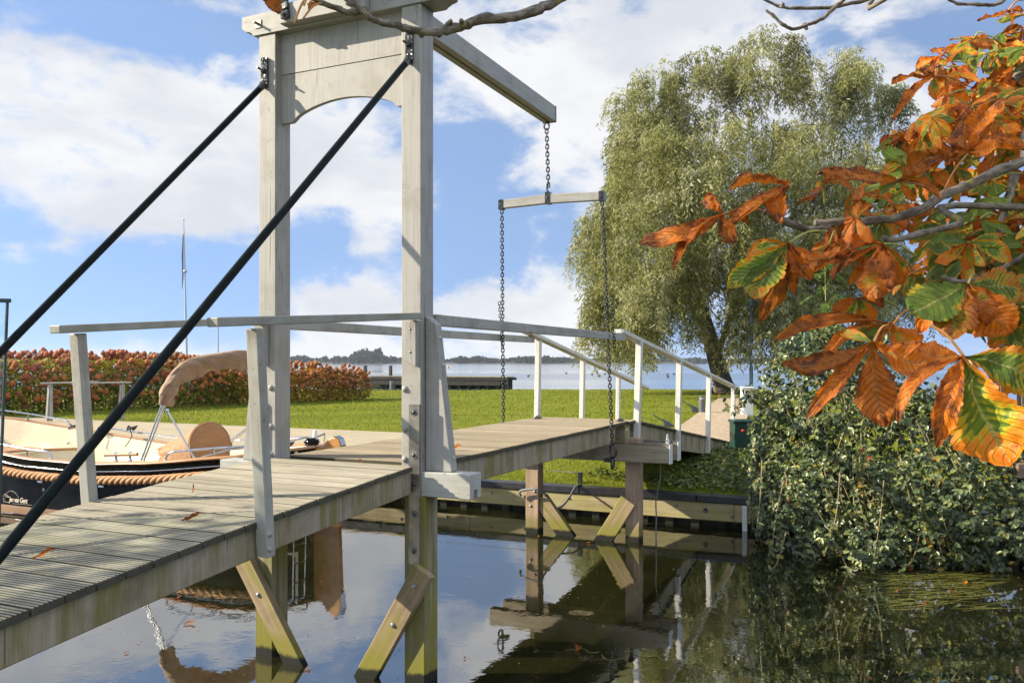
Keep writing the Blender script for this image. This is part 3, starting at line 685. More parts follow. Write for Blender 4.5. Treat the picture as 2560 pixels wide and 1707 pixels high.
# ---------------------------------------------------------------- the moored sloop (axis across the bridge, stern towards the bridge)
BO=thing('sloop','black hulled open sloop with tan rope fender, cream inside and folded tan canopy','boat',(4.45,9,0))
BC=4.45
def ip(x,T):
    for (a,b_),(c,d) in zip(T,T[1:]):
        if x<=c:
            t=max(0,(x-a)/(c-a)); t=t*t*(3-2*t)*.35+t*.65; return b_+(d-b_)*t
    return T[-1][1]
WT=[(4.35,.0),(4.42,.35),(4.6,.66),(5.0,.98),(5.6,1.14),(6.3,1.23),(7.3,1.29),(8.5,1.31),(9.5,1.29),(10.5,1.22),(11.5,1.09),(12.4,.90),(13.2,.62),(13.8,.32),(14.15,.0)]
ZT=[(4.35,1.075),(5.0,1.0),(6.3,.885),(7.3,.835),(8.4,.85),(9.5,.93),(10.7,1.06),(12.5,1.24),(14.15,1.42)]
def hw(v): return ip(v,WT)
def shz(v): return ip(v,ZT)
# rows of the outside hull: (fraction of half width, height rule)
def hullrow(v,k):
    w_=hw(v); z=shz(v); fl=1-.0
    T=[(.0,-.55),(.55,-.38),(.86,-.10),(.945,.02),(.965,.14),(.985,.40),(1.0,z-.30),(1.012,z-.20),(1.0,z-.10),(1.0,z-.02)]
    f,h=T[k]
    taper=1.0 if k>3 else (.9 if k==3 else .8)
    vv=v if k>4 else 9.3+(v-9.3)*(.97 if k>=3 else .9)
    return w_*f,vv,h
NV=64
def vs_at(i): 
    t=i/NV; return 4.35+(14.15-4.35)*(t-.06*math.sin(2*math.pi*t)/1.0*.6)
def hull_rows(k0,k1,name,mat,par=BO,off=0.0):
    b=MB(); ks=list(range(k0,k1+1)); n=len(ks)
    for sg in (-1,1):
        vs=[]
        for i in range(NV+1):
            for k in ks:
                w_,vv,h=hullrow(vs_at(i),k); vs.append((BC+sg*(w_+off),vv,h))
        b.add(vs,[(i*n+j,(i+1)*n+j,(i+1)*n+j+1,i*n+j+1) for i in range(NV) for j in range(n-1)])
    return b.build(name,mat,par,smooth=50)
hull=hull_rows(3,9,'hull',MT['hull']); b_=hull_rows(0,3,'bottom',MT['sheet']); b_=hull_rows(3,4,'boot_stripe',MT['tan'],off=.006)
def line_tube(name,zoff,r,mat,off=0.0,n=8,sy=1.0,v0=4.36,v1=14.1,par=BO,z0=None):
    b=MB()
    for sg in (-1,1):
        pts=[]
        for i in range(70):
            v=v0+(v1-v0)*i/69; pts.append((BC+sg*(hw(v)+off),v,(shz(v)+zoff) if z0 is None else z0))
        b.tube(pts,r,n,sy=sy)
    return b.build(name,mat,par,smooth=60)
line_tube('gunwale',-.005,.042,MT['teak'],-.02,8,.6)
line_tube('rub_strake',-.125,.018,MT['hull'],.012,8); line_tube('trim_line',-.108,.006,MT['chrome'],.026,6); line_tube('spray_rail',0,.016,MT['hull'],.02,6,z0=.03)
# twisted rope fender: three strands laid round each other
b=MB()
for sg in (-1,1):
    for s_ in range(3):
        pts=[]; N=560
        for i in range(N+1):
            v=4.7+(13.9-4.7)*i/N; a=sg*v*2*math.pi/.30+s_*2*math.pi/3; w_=hw(v)*1.012+.052; z=shz(v)-.225
            pts.append((BC+sg*(w_+.030*math.cos(a)),v,z+.030*math.sin(a)))
        b.tube(pts,.036,7)
b.build('rope_fender',MT['rope'],BO,smooth=70)
for v in (7.0,8.2,9.4):
    q=MB(); q.box(BC-hw(v)*1.0-.02,BC-hw(v)+.0,v-.05,v+.05,shz(v)-.325,shz(v)-.30,1); q.build('fender_clip',MT['chrome'],BO)
# inside: liner, sole, benches, foredeck
b=MB(); vs=[]
for sg in (-1,1):
    vs=[]
    for i in range(NV+1):
        v=4.42+(14.0-4.42)*i/NV; z=shz(v); w_=max(0.02,hw(v)-.06)
        for f,h in ((1.0,z-.015),(.985,z-.22),(.965,.33)): vs.append((BC+sg*w_*f,v,h))
    b.add(vs,[(i*3+j,(i+1)*3+j,(i+1)*3+j+1,i*3+j+1) for i in range(NV) for j in range(2)])
b.build('inner_liner',MT['cream'],BO,smooth=60)
def deckshape(name,v0,v1,zfn,mat,inset=.06,par=BO,n=24):
    b=MB(); vs=[]
    for i in range(n+1):
        v=v0+(v1-v0)*i/n; w_=max(.01,hw(v)-inset)
        for s_ in (-1,-.5,0,.5,1): vs.append((BC+s_*w_,v,zfn(v)))
    b.add(vs,[(i*5+j,(i+1)*5+j,(i+1)*5+j+1,i*5+j+1) for i in range(n) for j in range(4)]); return b.build(name,mat,par,smooth=50)
deckshape('sole',4.5,13.6,lambda v:.34,MT['cream'])
deckshape('aft_deck',4.40,5.75,lambda v:shz(v)-.05,MT['cream'])
deckshape('bow_bench',10.6,13.2,lambda v:.70,MT['cream'],.07)
deckshape('teak_seat',10.9,13.0,lambda v:.722,MT['teak'],.38)
deckshape('foredeck',12.9,14.05,lambda v:shz(v)-.03,MT['teak'],.02)
b=MB(); pts=[]
for i in range(17):   # curved front of the bow bench
    t=i/16; u=BC-1.05+2.1*t; pts.append((u,10.62+.75*(1-(2*t-1)**2)-.55,.35))
vs=[p for p in pts]+[(p[0],p[1],.70) for p in pts]; n=len(pts); b.add(vs,[(i,i+1,n+i+1,n+i) for i in range(n-1)]); b.build('bench_front',MT['cream'],BO,smooth=60)
b=MB(); b.tube([(p[0],p[1],.715) for p in pts],.035,8,sy=.7); b.build('bench_edge',MT['teak'],BO,smooth=60)
for sg in (-1,1):
    b=MB(); b.prism([(BC+sg*(hw(6.0)-.07),6.0,.34),(BC+sg*(hw(8)-.07),8,.34),(BC+sg*(hw(9.6)-.07),9.6,.34),(BC+sg*(hw(9.6)-.5),9.4,.34),(BC+sg*(hw(8)-.5),8,.34),(BC+sg*(hw(6.0)-.5),6.0,.34)],(0,0,.30)); b.build('side_bench',MT['cream'],BO,.04,seg=3)
# polished rails
def gun(v,sg,h,inn=.05): return V((BC+sg*(hw(v)-inn),v,shz(v)+h))
def railing(v0,v1,sg,h,posts,name='grab_rail'):
    P=[gun(v0,sg,.02),gun(v0+.03*(1 if v1>v0 else -1),sg,h*.75),gun(v0+.12*(1 if v1>v0 else -1),sg,h)]
    for i in range(1,9): P.append(gun(v0+(v1-v0)*i/9,sg,h))
    P += [gun(v1-.12*(1 if v1>v0 else -1),sg,h),gun(v1-.03*(1 if v1>v0 else -1),sg,h*.75),gun(v1,sg,.02)]
    b=MB(); b.tube(smooth_pts(P,3),.0155,8)
    for v in posts: b.tube([gun(v,sg,.0),gun(v,sg,h)],.016,8)
    for v in (v0,v1): b.lathe(gun(v,sg,.012),[(.03,0),(.03,.012),(.016,.02)],10)
    return b.build(name,MT['chrome'],BO,smooth=60)
railing(5.95,4.55,-1,.125,(5.25,)); railing(8.05,10.2,-1,.12,(8.55,9.6)); railing(5.0,9.95,1,.11,(5.8,7.0,8.2)) ; railing(10.75,13.1,1,.13,(11.7,12.4)); railing(10.9,13.0,-1,.13,(11.7,12.4))
# oar holder on the near gunwale
b=MB()
for v in (6.55,6.80): b.tube([gun(v,-1,.0),gun(v,-1,.10)],.016,8); b.lathe(gun(v,-1,.02),[(.032,0),(.032,.01),(.016,.03)],10); b.lathe(gun(v,-1,.09),[(.02,0),(.026,.02),(.026,.04),(.02,.06)],10)
b.build('roller_stand',MT['chrome'],BO,smooth=50); b=MB(); b.tube([gun(6.42,-1,.115),gun(7.0,-1,.115)],.024,10); b.build('wooden_roller',MT['teak'],BO,smooth=50)
# canopy hoop folded into its canvas boot
K=[atu(413,1012,3.42),atu(424,972,3.45),atu(452,933,3.58),atu(498,911,3.85),atu(552,899,4.1),atu(605,896,4.4),atu(645,905,4.75),atu(680,930,5.1),atu(695,975,5.4),atu(697,1015,5.5)]
P=smooth_pts(K,18); b=MB(); n=len(P)
def boot(s,t):
    i=min(n-1,int(s*(n-1)+.5)); p=P[i]; tg=(P[min(i+1,n-1)]-P[max(i-1,0)]).normalized(); side=V((0,1,0)); side=(side-tg*side.dot(tg)).normalized(); nn=tg.cross(side)
    if nn.z<0: nn=-nn
    a=2*math.pi*t; ca,sa=math.cos(a),math.sin(a); ends=min(1,s*4+.70)*min(1,(1-s)*9+.35); dn=max(0,-sa)
    h=(.085*sa if sa>0 else .17*sa)*(1+.12*math.sin(s*23+1)+.12*mnoise.noise(V((s*30,0,3)))*dn); w_=.078*ca*(1-.62*dn)
    cr=.026*mnoise.noise(V((s*30+1.6*sa,sa*.8,ca*1.5)))+.018*math.sin(s*62+3.2*sa+2*mnoise.noise(V((s*9,0,1))))*(.3+dn)
    return p+side*((w_+cr)*ends)+nn*((h+.03)*ends)-V((0,0,dn*.02))
b.grid(boot,150,26); b.build('canopy_boot',MT['boot'],BO,smooth=70)
for sg,kk in ((-1,K[0]),(1,K[-1])):
    b=MB(); fa=gun(6.36 if sg<0 else 7.1,sg,.02,.10); fb=gun(5.55 if sg<0 else 6.5,sg,.02,.10); k2=kk+V((0,0,-.02)); ub=kk+(kk-fa)*.12
    b.tube([fa,ub],.014,8); b.tube([fa+V((0,.05,0)),ub+V((0,.06,0))],.014,8); b.tube([fb,kk+V((0,-.03,-.06))],.013,8); b.lathe(kk+V((0,-.04,-.08)),[(.018,-.03),(.026,0),(.018,.03)],8)
    b.build('canopy_frame',MT['chrome'],BO,smooth=60)
# steering stand under its canvas cover
b=MB(); c=atu(526,1108,4.75); ax=V((-.50,-.82,.22)).normalized(); side=V((.86,-.5,0)); side=(side-ax*side.dot(ax)).normalized(); upv=ax.cross(side)*-1
if upv.z<0: upv=-upv
def disc(s,t):
    a=2*math.pi*t; r=.345*s; ed=-.03*s**6; return c+side*(math.cos(a)*r*.92)+upv*(math.sin(a)*r)+ax*(.02*(1-s*s)+ed+.004*math.sin(7*a)*s)
b.grid(disc,8,36)
def skirt(s,t):
    a=2*math.pi*t; f=1-.45*s; p=c+side*(math.cos(a)*.30*f)+upv*(math.sin(a)*.325*(1-.5*s))-ax*.03+V((.10,1.12,-.22))*s*(.8+.2*math.sin(a)**2)
    p=p-V((0,0,.06*s)); p=p+side*(.022*math.sin(9*a+4*s)*s); return p
b.grid(skirt,10,36); b.add([skirt(1,i/18) for i in range(18)],[tuple(range(18))])
def hang(s,t):
    a=math.pi*(1.02+.96*t); p=c+side*(math.cos(a)*.30)+upv*(math.sin(a)*.31); return V((p.x,p.y,p.z))-V((0,0,s*.32))+ax*(-.03+.02*math.sin(14*t)*s)
b.grid(hang,6,30); b.tube([c+side*(math.cos(2*math.pi*i/36)*.30)+upv*(math.sin(2*math.pi*i/36)*.325)-ax*.022 for i in range(36)],.010,6,closed=True)
b.build('wheel_cover',MT['canvas'],BO,smooth=60)
# coiled lines, cleats and stern gear
b=MB()
for (px,py,u,s_) in ((180,1068,5.62,.09),(250,1075,5.6,.07),(325,1072,5.58,.07),(720,1110,5.3,.06)):
    c0=atu(px,py,u)
    for k in range(4):
        ph=k*1.3; b.tube([c0+V((s_*.5*math.cos(t+ph)+.02*k,s_*math.sin(t+ph*.7),s_*.4*math.sin(2*t+ph)+.01*k)) for t in [j*2*math.pi/14 for j in range(14)]],.010,6,closed=True)
    b.tube([c0,c0+V((.0,-.05,-.12)),c0+V((-.03,.02,-.25)),c0+V((-.1,.0,-.30))],.009,6)
b.build('mooring_lines',MT['darkrope'],BO,smooth=60)
b=MB(); c0=V((5.0,4.78,1.02)); b.tube([c0,c0+V((0,0,.12))],.022,8); b.tube([gun(4.75,1,.0),gun(4.72,1,.16),c0+V((-.1,.0,.10)),V((4.45,4.5,1.2)),V((4.0,4.7,1.12)),gun(5.0,-1,.10),gun(5.4,-1,.02)],.014,8); b.build('stern_rail',MT['chrome'],BO,smooth=60)
b=MB(); b.lathe(c0+V((0,0,.12)),[(.032,0),(.036,.02),(.030,.10),(.026,.115),(.0001,.12)],12); b.build('stern_light',MT['whitebox'],BO,smooth=40)
b=MB(); b.grid(lambda s,t:V((4.72,4.62,1.10))+V((.09*math.cos(2*math.pi*t)*math.sin(math.pi*s),.12*math.cos(math.pi*s),.07*math.sin(2*math.pi*t)*math.sin(math.pi*s)))*(1+.25*mnoise.noise(V((s*6,math.cos(6.28*t)*2,2)))),8,12); b.build('outboard_cover',MT['hull'],BO,smooth=60)
b=MB(); pr=[(4.345,-.5),(4.36,.3),(4.36,1.03),(4.28,1.06),(4.20,1.09),(4.14,1.17),(4.07,1.21),(3.99,1.22),(3.93,1.19),(3.90,1.12),(3.905,.9),(3.93,.3),(3.97,-.5)]
b.prism([(4.42,v,z) for v,z in pr],(.085,0,0),2); rd=b.build('rudder',plain('varnished_rudder',(.44,.20,.055),.3,0,.12,.05,8,.2),BO,.012,seg=2)
b=MB(); pr=[(4.02,1.222),(3.985,1.226),(3.925,1.195),(3.893,1.12),(3.898,.9),(3.885,.9),(3.88,1.12),(3.91,1.205),(3.98,1.242),(4.02,1.238)]
b.prism([(4.412,v,z) for v,z in pr],(.101,0,0)); b.build('rudder_band',MT['chrome'],rd,.002)
b=MB()
for u in (3.95,4.2): b.tube([(u,4.42,1.0),(u,4.34,.9),(u,4.32,.2),(u,4.33,-.1)],.012,6)
for z in (.7,.45,.2,.02): b.tube([(3.95,4.325,z),(4.2,4.325,z)],.012,6)
b.build('swim_ladder',MT['chrome'],BO,smooth=60)
# lettering and emblem on the near bow side
def on_hull(v,z):
    z0=.14; z1=.40; f=.965+(.985-.965)*max(0,min(1,(z-z0)/(z1-z0))); return V((BC-hw(v)*f-.006,v,z))
def lettering():
    cu=bpy.data.curves.new('lettering','FONT'); cu.body='Jan van Gent'; cu.size=.105; cu.shear=.18; cu.extrude=.002; cu.offset=.0012; cu.space_character=.9
    o=bpy.data.objects.new('lettering',cu); COL.objects.link(o); p=on_hull(8.92,.196); p.x=min(on_hull(v,.25).x for v in (8.5,8.7,8.92,9.1))-.002
    o.parent=BO; o.matrix_parent_inverse=Matrix(); M=Matrix(((0,0,-1,p.x),(-1,0,0,p.y),(0,1,0,p.z),(0,0,0,1))); o.matrix_local=Matrix.Translation(-V(BO.location))@M; cu.materials.append(MT['vinyl'])
    o.scale=(.82,1.0,1)
    bpy.context.view_layer.update(); dg=bpy.context.evaluated_depsgraph_get(); me=bpy.data.meshes.new_from_object(o.evaluated_get(dg)); mo=bpy.data.objects.new('lettering',me); COL.objects.link(mo); mo.parent=BO; mo.matrix_local=o.matrix_local.copy(); bpy.data.objects.remove(o); mo.name='lettering'; return p.x
lx=lettering()
b=MB(); T=lambda pts,r:b.tube([V((lx+.001,v,z)) for v,z in pts],r,5,sy=.5)
T([(8.98,.315),(8.93,.345),(8.88,.355),(8.82,.345),(8.76,.315),(8.71,.265)],.0045)            # arc
T([(9.055,.185),(9.06,.24),(9.05,.28),(9.025,.30),(8.995,.298),(8.965,.282),(8.925,.258)],.006)  # bird head and bill
T([(8.925,.258),(8.965,.262),(9.0,.262),(9.02,.245),(9.018,.19)],.006); T([(9.03,.275),(9.005,.282),(8.985,.275)],.005); T([(9.055,.185),(8.93,.183)],.004)
T([(8.85,.172),(8.42,.176)],.0028)
b.build('emblem',MT['vinyl'],BO)
b=MB(); p=on_hull(8.15,.42); b.tube([p+V((-.012,.018*math.cos(t),.02*math.sin(t))) for t in [k*2*math.pi/10 for k in range(10)]],.006,6,closed=True); b.build('ring',MT['chrome'],BO)
# ---------------------------------------------------------------- weeping willow on the lake shore
def build_willow():
    base=atz(1806,986,.55); t=thing('willow_tree','tall weeping willow with pale green hanging strands on the lake shore','tree',base)
    D0=44.0
    def P(px,py,dd=0): return atd(px,py,D0+dd)
    b=MB()
    tr=[P(1815,1000),P(1812,975),P(1790,900),P(1768,820),P(1745,740),P(1722,650,.5),P(1700,540,1),P(1690,420,1),P(1680,300,1)]
    b.tube(smooth_pts(tr,3),list(np.interp(np.linspace(0,1,25),[0,.08,.2,.6,1],[.95,.62,.46,.26,.05])),12)
    for k in range(5):
        a=k*1.26; b.tube([P(1812,978)+V((0,0,.3)),P(1812,985)+V((.9*math.cos(a),.9*math.sin(a),-.15)),P(1812,990)+V((1.6*math.cos(a),1.6*math.sin(a),-.35))],[.4,.25,.08],7)
    b.build('trunk',MT['wbark'],t,smooth=70)
    b=MB()
    limbs=[[(1790,900,0),(1830,780,-1),(1880,620,-1),(1925,420,-1),(1935,300,0)],[(1768,820,0),(1690,700,-2),(1620,560,-3),(1625,450,-3)],[(1745,740,0),(1640,640,2),(1540,560,2),(1570,520,2)],
           [(1830,780,-1),(1950,640,1),(2060,480,2),(2090,380,2)],[(1880,620,-1),(2010,520,-3),(2120,420,-3)],[(1722,650,.5),(1760,480,-2),(1785,330,-2)],[(1690,420,1),(1660,330,1)],[(1700,640,0),(1600,690,-2),(1570,740,-2)],[(1850,700,-1),(2000,720,-2),(2120,760,-2)]]
    for L in limbs: 
        q=smooth_pts([P(*p) for p in L],3); b.tube(q,list(np.linspace(.17,.03,len(q))),7)
    for _ in range(70):
        L=random.choice(limbs); i=random.randrange(1,len(L)); p=P(*L[i])+V((random.uniform(-.8,.8),random.uniform(-.8,.8),random.uniform(-.5,.5))); q=p+V((random.uniform(-1.6,1.6),random.uniform(-1.6,1.6),random.uniform(.2,1.1)))
        b.tube([p,(p+q)/2+V((0,0,.35)),q],[.04,.025,.012],5)
    b.build('limb',MT['wbark'],t,smooth=70)
    domes=[(1640,160,100,120,1),(1600,285,55,110,1),(1590,190,55,90,-1),(1760,110,110,120,2),(1905,82,120,110,0),(2050,105,120,110,1),(2165,150,75,100,-2),(2215,215,35,60,0),(1660,330,110,120,-4),(1560,430,50,90,0),(1510,500,38,60,2),(1490,560,34,60,1),(1530,630,48,90,-1),(1560,740,42,80,1),(1515,720,30,50,0),
        (1750,320,150,130,-5),(1900,300,150,130,-4),(2050,330,140,130,-4),(2170,370,80,110,0),(1650,500,140,120,-6),(1800,520,140,120,-6.5),(1950,500,150,130,-6),(2100,540,120,130,-4),(2190,560,70,100,1),(1620,650,70,110,-5),(1680,690,55,90,-6),(1900,700,60,120,-6.5),(1990,680,120,120,-6),(2110,720,100,110,-3),(2230,600,50,120,3),(2270,640,40,100,4),
        (1640,250,150,150,4),(1850,230,170,160,4),(2030,260,150,160,4),(1660,480,110,150,4),(1780,450,160,160,4),(1980,480,170,160,4),(2130,520,110,150,4),(1610,700,70,110,5),(1900,700,120,120,5)]
    bag=LeafBag(); mpx=D0/F
    for (cx,ty,rx,ry,dd) in domes:
        c0=np.array(P(cx,ty+ry,dd)); R0=np.array([rx*mpx,rx*mpx*.9,ry*mpx]); nsub=int(5+rx/10) if dd<=2.5 else int(4+rx/16)
        sdv=rndsph(nsub*3); sdv=sdv[sdv[:,2]>-.45][:nsub]
        for sv_ in sdv:
            cc=c0+np.array([sv_[0]*R0[0]*ST+sv_[1]*R0[1]*CT,-sv_[0]*R0[0]*CT+sv_[1]*R0[1]*ST,sv_[2]*R0[2]])*RNG.uniform(.62,.95)
            rs=RNG.uniform(.32,.62); ns=int(RNG.uniform(10,17)); tone=np.clip(RNG.normal(.5,.22),.0,1); Lc=RNG.uniform(1.0,2.7)*(.8+.35*(cc[2]<12))
            arch=np.array([sv_[0]*ST+sv_[1]*CT,-sv_[0]*CT+sv_[1]*ST,0])*RNG.uniform(.2,.8); dirs=rndsph(ns); dirs[:,2]=np.abs(dirs[:,2])
            for dv in dirs:
                s0=cc+dv*np.array([rs,rs,rs*.9]); L=Lc*RNG.uniform(.55,1.15); L=min(L,s0[2]-(1.25+1.3*RNG.random()))
                if L<.3: continue
                m=int(17*L)+7; tt=np.sort(RNG.random(m)**.85); sway=RNG.normal(0,.05,2)
                x=s0[0]+(dv[0]*.25+arch[0])*tt**.45+sway[0]*tt*L; y=s0[1]+(dv[1]*.25+arch[1])*tt**.45+sway[1]*tt*L; z=s0[2]+.22*np.sin(np.minimum(tt*6,3.14))-L*tt**1.2
                C=np.stack([x,y,z],1)+RNG.normal(0,.085,(m,3)); d=np.stack([RNG.normal(0,.62,m)+dv[0]*.25,RNG.normal(0,.62,m)+dv[1]*.25,-.9+.5*RNG.random(m)],1)
                Pq,q,g=leaf_arrays(C,d,rndsph(m)+np.array([-SH.x*.0,0,.3]),RNG.uniform(.17,.33,m),RNG.uniform(.040,.066,m),.15,.1,.4)
                g[:,0]=np.clip(g[:,0]*.4+tone*.7-.05+.10*np.repeat(tt<.25,6)+.04*RNG.normal(),0,1); bag.add(Pq,q,g)
    bag.build('crown',MT['willow'],t)
build_willow()
# ---------------------------------------------------------------- trees on the far shore
def treeline(label,items,name='far_woodland'):
    bag=LeafBag()
    for px,h,wd,d in items:
        X=(px-CX)/F*d; n=int(60+wd*5)
        hh=h*d/F; ww=wd*d/F*.5; s=rndsph(n)*(.35+.65*RNG.random((n,1))**.4)
        cxy=cam2w(X,d); top=hh; 
        zz=top*.55+s[:,2]*top*.45; k=1-.35*np.clip((zz/top-.5)*2,0,1)
        C=np.stack([cxy.x+s[:,0]*ww*ST*k+s[:,1]*ww*CT,cxy.y-s[:,0]*ww*CT*k+s[:,1]*ww*ST,zz+1.5],1)
        P,q,g=leaf_arrays(C,rndsph(n),s+rndsph(n)*.5,ww*.62+1.2,ww*.42+.9,.2,.1); tone=RNG.random(); g[:,0]=np.clip(.25*g[:,0]+.7*tone,0,1); bag.add(P,q,g)
    o=bag.build(name,MT['farleaf']); stuff(o,label,'wood'); return o
rr=random.uniform
def run(x0,x1,hfn,step=(5,12),wf=1.0,d=(1140,1230)):
    it=[];x=x0
    while x<x1:
        h=max(5,hfn(x)*rr(.5,.85)); it.append((x,h,max(10,h*rr(.8,1.3)*wf),rr(*d))); x+=rr(*step)
    return it
def hprof(x):
    T=[(-500,20),(0,18),(60,14),(100,30),(150,34),(175,30),(200,16),(300,17),(340,28),(400,30),(450,30),(480,16),(560,14),(640,20),(700,18),(735,16),(750,26),(770,17),(800,14),(850,20),(890,30),(905,34),(930,30),(960,18),(1000,16),(1040,13),(1080,8),(1120,8),(1150,14),(1200,16),(1250,9),(1300,14),(1340,17),(1400,16),(1440,12),(1500,12),(1600,13),(1800,12),(2000,14),(2140,18),(2180,24),(2210,16),(2250,22),(2280,16),(2440,14),(2480,22),(2530,28),(2600,24),(2900,20)]
    for (a,b),(c,d) in zip(T,T[1:]):
        if x<=c: return b+(d-b)*(x-a)/(c-a)
    return 16
treeline('dark wooded far shore across the lake left of the bridge gantry',run(-420,1010,hprof)+[(rr(880,960),rr(24,38),rr(10,16),1150) for _ in range(7)])
treeline('low wooded far shore behind the lifting deck and chains',run(1010,1760,hprof,(4,9),1.5))
treeline('distant wooded shore seen under the chestnut leaves on the right',run(1760,2950,hprof))
# ---------------------------------------------------------------- hydrangea hedge
def flowermat():
    m=M_('hydrangea_flower'); g=m.xyz(m.attr()); o=m.objc(); oi=m.n('ObjectInfo').outputs['Random']
    vn=m.n('TexVoronoi',{'Vector':o,'Scale':38.0}); vd=vn.outputs['Distance']
    cr=m.n('ValToRGB',{0:g[0]}); e=cr.color_ramp.elements; e[0].position=0; e[0].color=(.70,.18,.13,1); e[1].position=1; e[1].color=(.62,.20,.025,1)
    x=e.new(.35); x.color=(.72,.27,.10,1); x=e.new(.6); x.color=(.66,.19,.04,1); x=e.new(.8); x.color=(.66,.25,.045,1)
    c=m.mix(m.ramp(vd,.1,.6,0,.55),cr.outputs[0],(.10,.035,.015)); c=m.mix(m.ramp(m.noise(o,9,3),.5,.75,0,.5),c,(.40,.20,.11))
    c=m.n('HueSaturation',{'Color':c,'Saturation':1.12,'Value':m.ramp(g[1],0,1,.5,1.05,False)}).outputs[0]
    return m.done(m.bsdf(c,.8,m.bump(vd,1.0,.02),Sheen_Weight=.2))
MT['flower']=flowermat()
HA=V((9.0,23.9,0)); HB=V((26.4,18.55,0))
def build_hedge():
    ax=(HB-HA); LEN=ax.length; ax.normalize(); bk=V((-ax.y,ax.x,0))
    if bk.dot(V((CT,ST,0)))<0: bk=-bk
    t=thing('hydrangea_hedge','long hydrangea hedge with pink to rusty flower heads along the lawn','hedge',HA+V((0,0,.5)))
    def top(s): return (2.02-.05*s/LEN-.52*max(0,(s/LEN-.45)/.55)**1.0)+.10*mnoise.noise(V((s*.8,2,0)))
    bag=LeafBag(); bag2=LeafBag()
    def fill(bg,n,s0,s1,lo):
        s=RNG.uniform(s0,s1,n); w_=1.7*RNG.random(n); hh=np.array([top(a) for a in s]); f=RNG.random(n)**.8
        z=.55+ (hh-.22)*f; bulge=.35*np.sin(np.clip(f,0,1)*3.0)*(1-w_/1.7)
        bmp=np.array([mnoise.noise(V((a*1.4,b_*1.6,1))) for a,b_ in zip(s,z)])*.28
        w2=w_*w_*.6-bulge+bmp
        C=np.stack([HA.x+ax.x*s+bk.x*w2,HA.y+ax.y*s+bk.y*w2,z],1)
        d=np.stack([RNG.normal(0,.6,n)-bk.x*.6,RNG.normal(0,.6,n)-bk.y*.6,RNG.normal(-.15,.5,n)],1); nn=rndsph(n)*.7+np.array([-bk.x*.5,-bk.y*.5,.8])
        P,q,g=leaf_arrays(C,d,nn,RNG.uniform(.08,.15,n),RNG.uniform(.05,.085,n),.15,.25,.45)
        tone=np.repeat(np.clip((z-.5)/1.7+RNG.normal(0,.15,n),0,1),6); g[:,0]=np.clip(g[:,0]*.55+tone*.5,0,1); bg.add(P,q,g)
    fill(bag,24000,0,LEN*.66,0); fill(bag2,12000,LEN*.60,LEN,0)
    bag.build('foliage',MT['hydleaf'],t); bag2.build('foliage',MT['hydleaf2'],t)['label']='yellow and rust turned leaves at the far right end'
    b=MB()
    for _ in range(160):
        s=random.uniform(0,LEN); w_=random.uniform(0,1.0); p=HA+ax*s+bk*w_+V((0,0,.5)); b.tube([p,p+V((rr(-.2,.2),rr(-.2,.2),.7)),p+V((rr(-.3,.3),rr(-.3,.3),top(s)*.85))],[.012,.010,.007],5)
    b.build('stems',MT['stem'],t)
    def headmesh(hue,seed,sub=3):
        bm=bmesh.new(); bmesh.ops.create_icosphere(bm,subdivisions=sub,radius=1.0); cone=rr(.05,.4)
        for v in bm.verts:
            n_=v.co.normalized(); k=1+.22*mnoise.noise(n_*3.2+V((seed,0,0)))+.13*mnoise.noise(n_*8+V((seed,5,0))); z=n_.z
            r=k*(1-cone*max(0,z)); v.co=V((n_.x*r*.80,n_.y*r*.80,z*k*(1.05 if z>0 else .62)))
        return bm
    meshes=[]
    for i in range(12):
        bm=headmesh(i/11,i*7.3); me=bpy.data.meshes.new('flower_head'); bm.to_mesh(me); n=len(bm.verts); bm.free()
        hue=i/11; g=np.tile(np.array([hue,RNG.random(),0]),(n,1)); at=me.attributes.new('gc','FLOAT_VECTOR','POINT'); at.data.foreach_set('vector',g.astype(np.float32).ravel())
        me.polygons.foreach_set('use_smooth',[True]*len(me.polygons)); me.materials.append(MT['flower']); meshes.append(me)
    heads=[]
    for k in range(1050):
        s=LEN*random.random()**1.0; f=random.random(); R0=s/LEN
        if R0<.6: zf_=(.93+.12*random.random()) if f<.36 else (.55+.40*random.random() if f<.80 else .15+.42*random.random())
        else: zf_=(.90+.18*random.random()) if f<.4 else .45+.5*random.random()
        z=.5+top(s)*zf_; w_=(random.random()**.8*1.5 if zf_>.9 else -.40*math.sin(zf_*3)-.10+rr(-.1,.15))
        p=HA+ax*s+bk*w_+V((0,0,0)); p.z=z; sz=rr(.085,.135)*(1.0 if R0<.6 else .82)
        hue=min(1,max(0,(.05+.55*random.random() if R0<.5 else .35+.65*random.random())+(.25 if zf_<.6 else 0)))
        heads.append((w2cam(p)[1],p,sz,hue))
    heads.sort(key=lambda h:h[0]-3*(h[1].z>1.8))
    # a few tall ones on the right end, standing clear
    for px,py in ((822,923),(841,928),(857,930),(872,933),(818,935),(885,937)): heads.insert(0,(0,atd(px,py,36),.15,.75))
    for h in heads[:100]:
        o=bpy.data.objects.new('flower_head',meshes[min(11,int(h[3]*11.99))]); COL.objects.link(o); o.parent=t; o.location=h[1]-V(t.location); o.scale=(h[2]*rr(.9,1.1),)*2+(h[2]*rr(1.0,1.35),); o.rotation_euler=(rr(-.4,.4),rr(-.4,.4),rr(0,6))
    vs=[];fs=[];gs=[]
    for h in heads[100:]:
        bm=headmesh(h[3],random.random()*50,2); b0=len(vs); M=Matrix.Rotation(rr(0,6),3,'Z')@Matrix.Rotation(rr(-.4,.4),3,'X'); r_=RNG.random()
        bm.verts.index_update()
        for v in bm.verts: vs.append(h[1]+(M@v.co)*h[2]); gs.append((h[3],r_,0))
        for f in bm.faces: fs.append(tuple(b0+v.index for v in f.verts))
        bm.free()
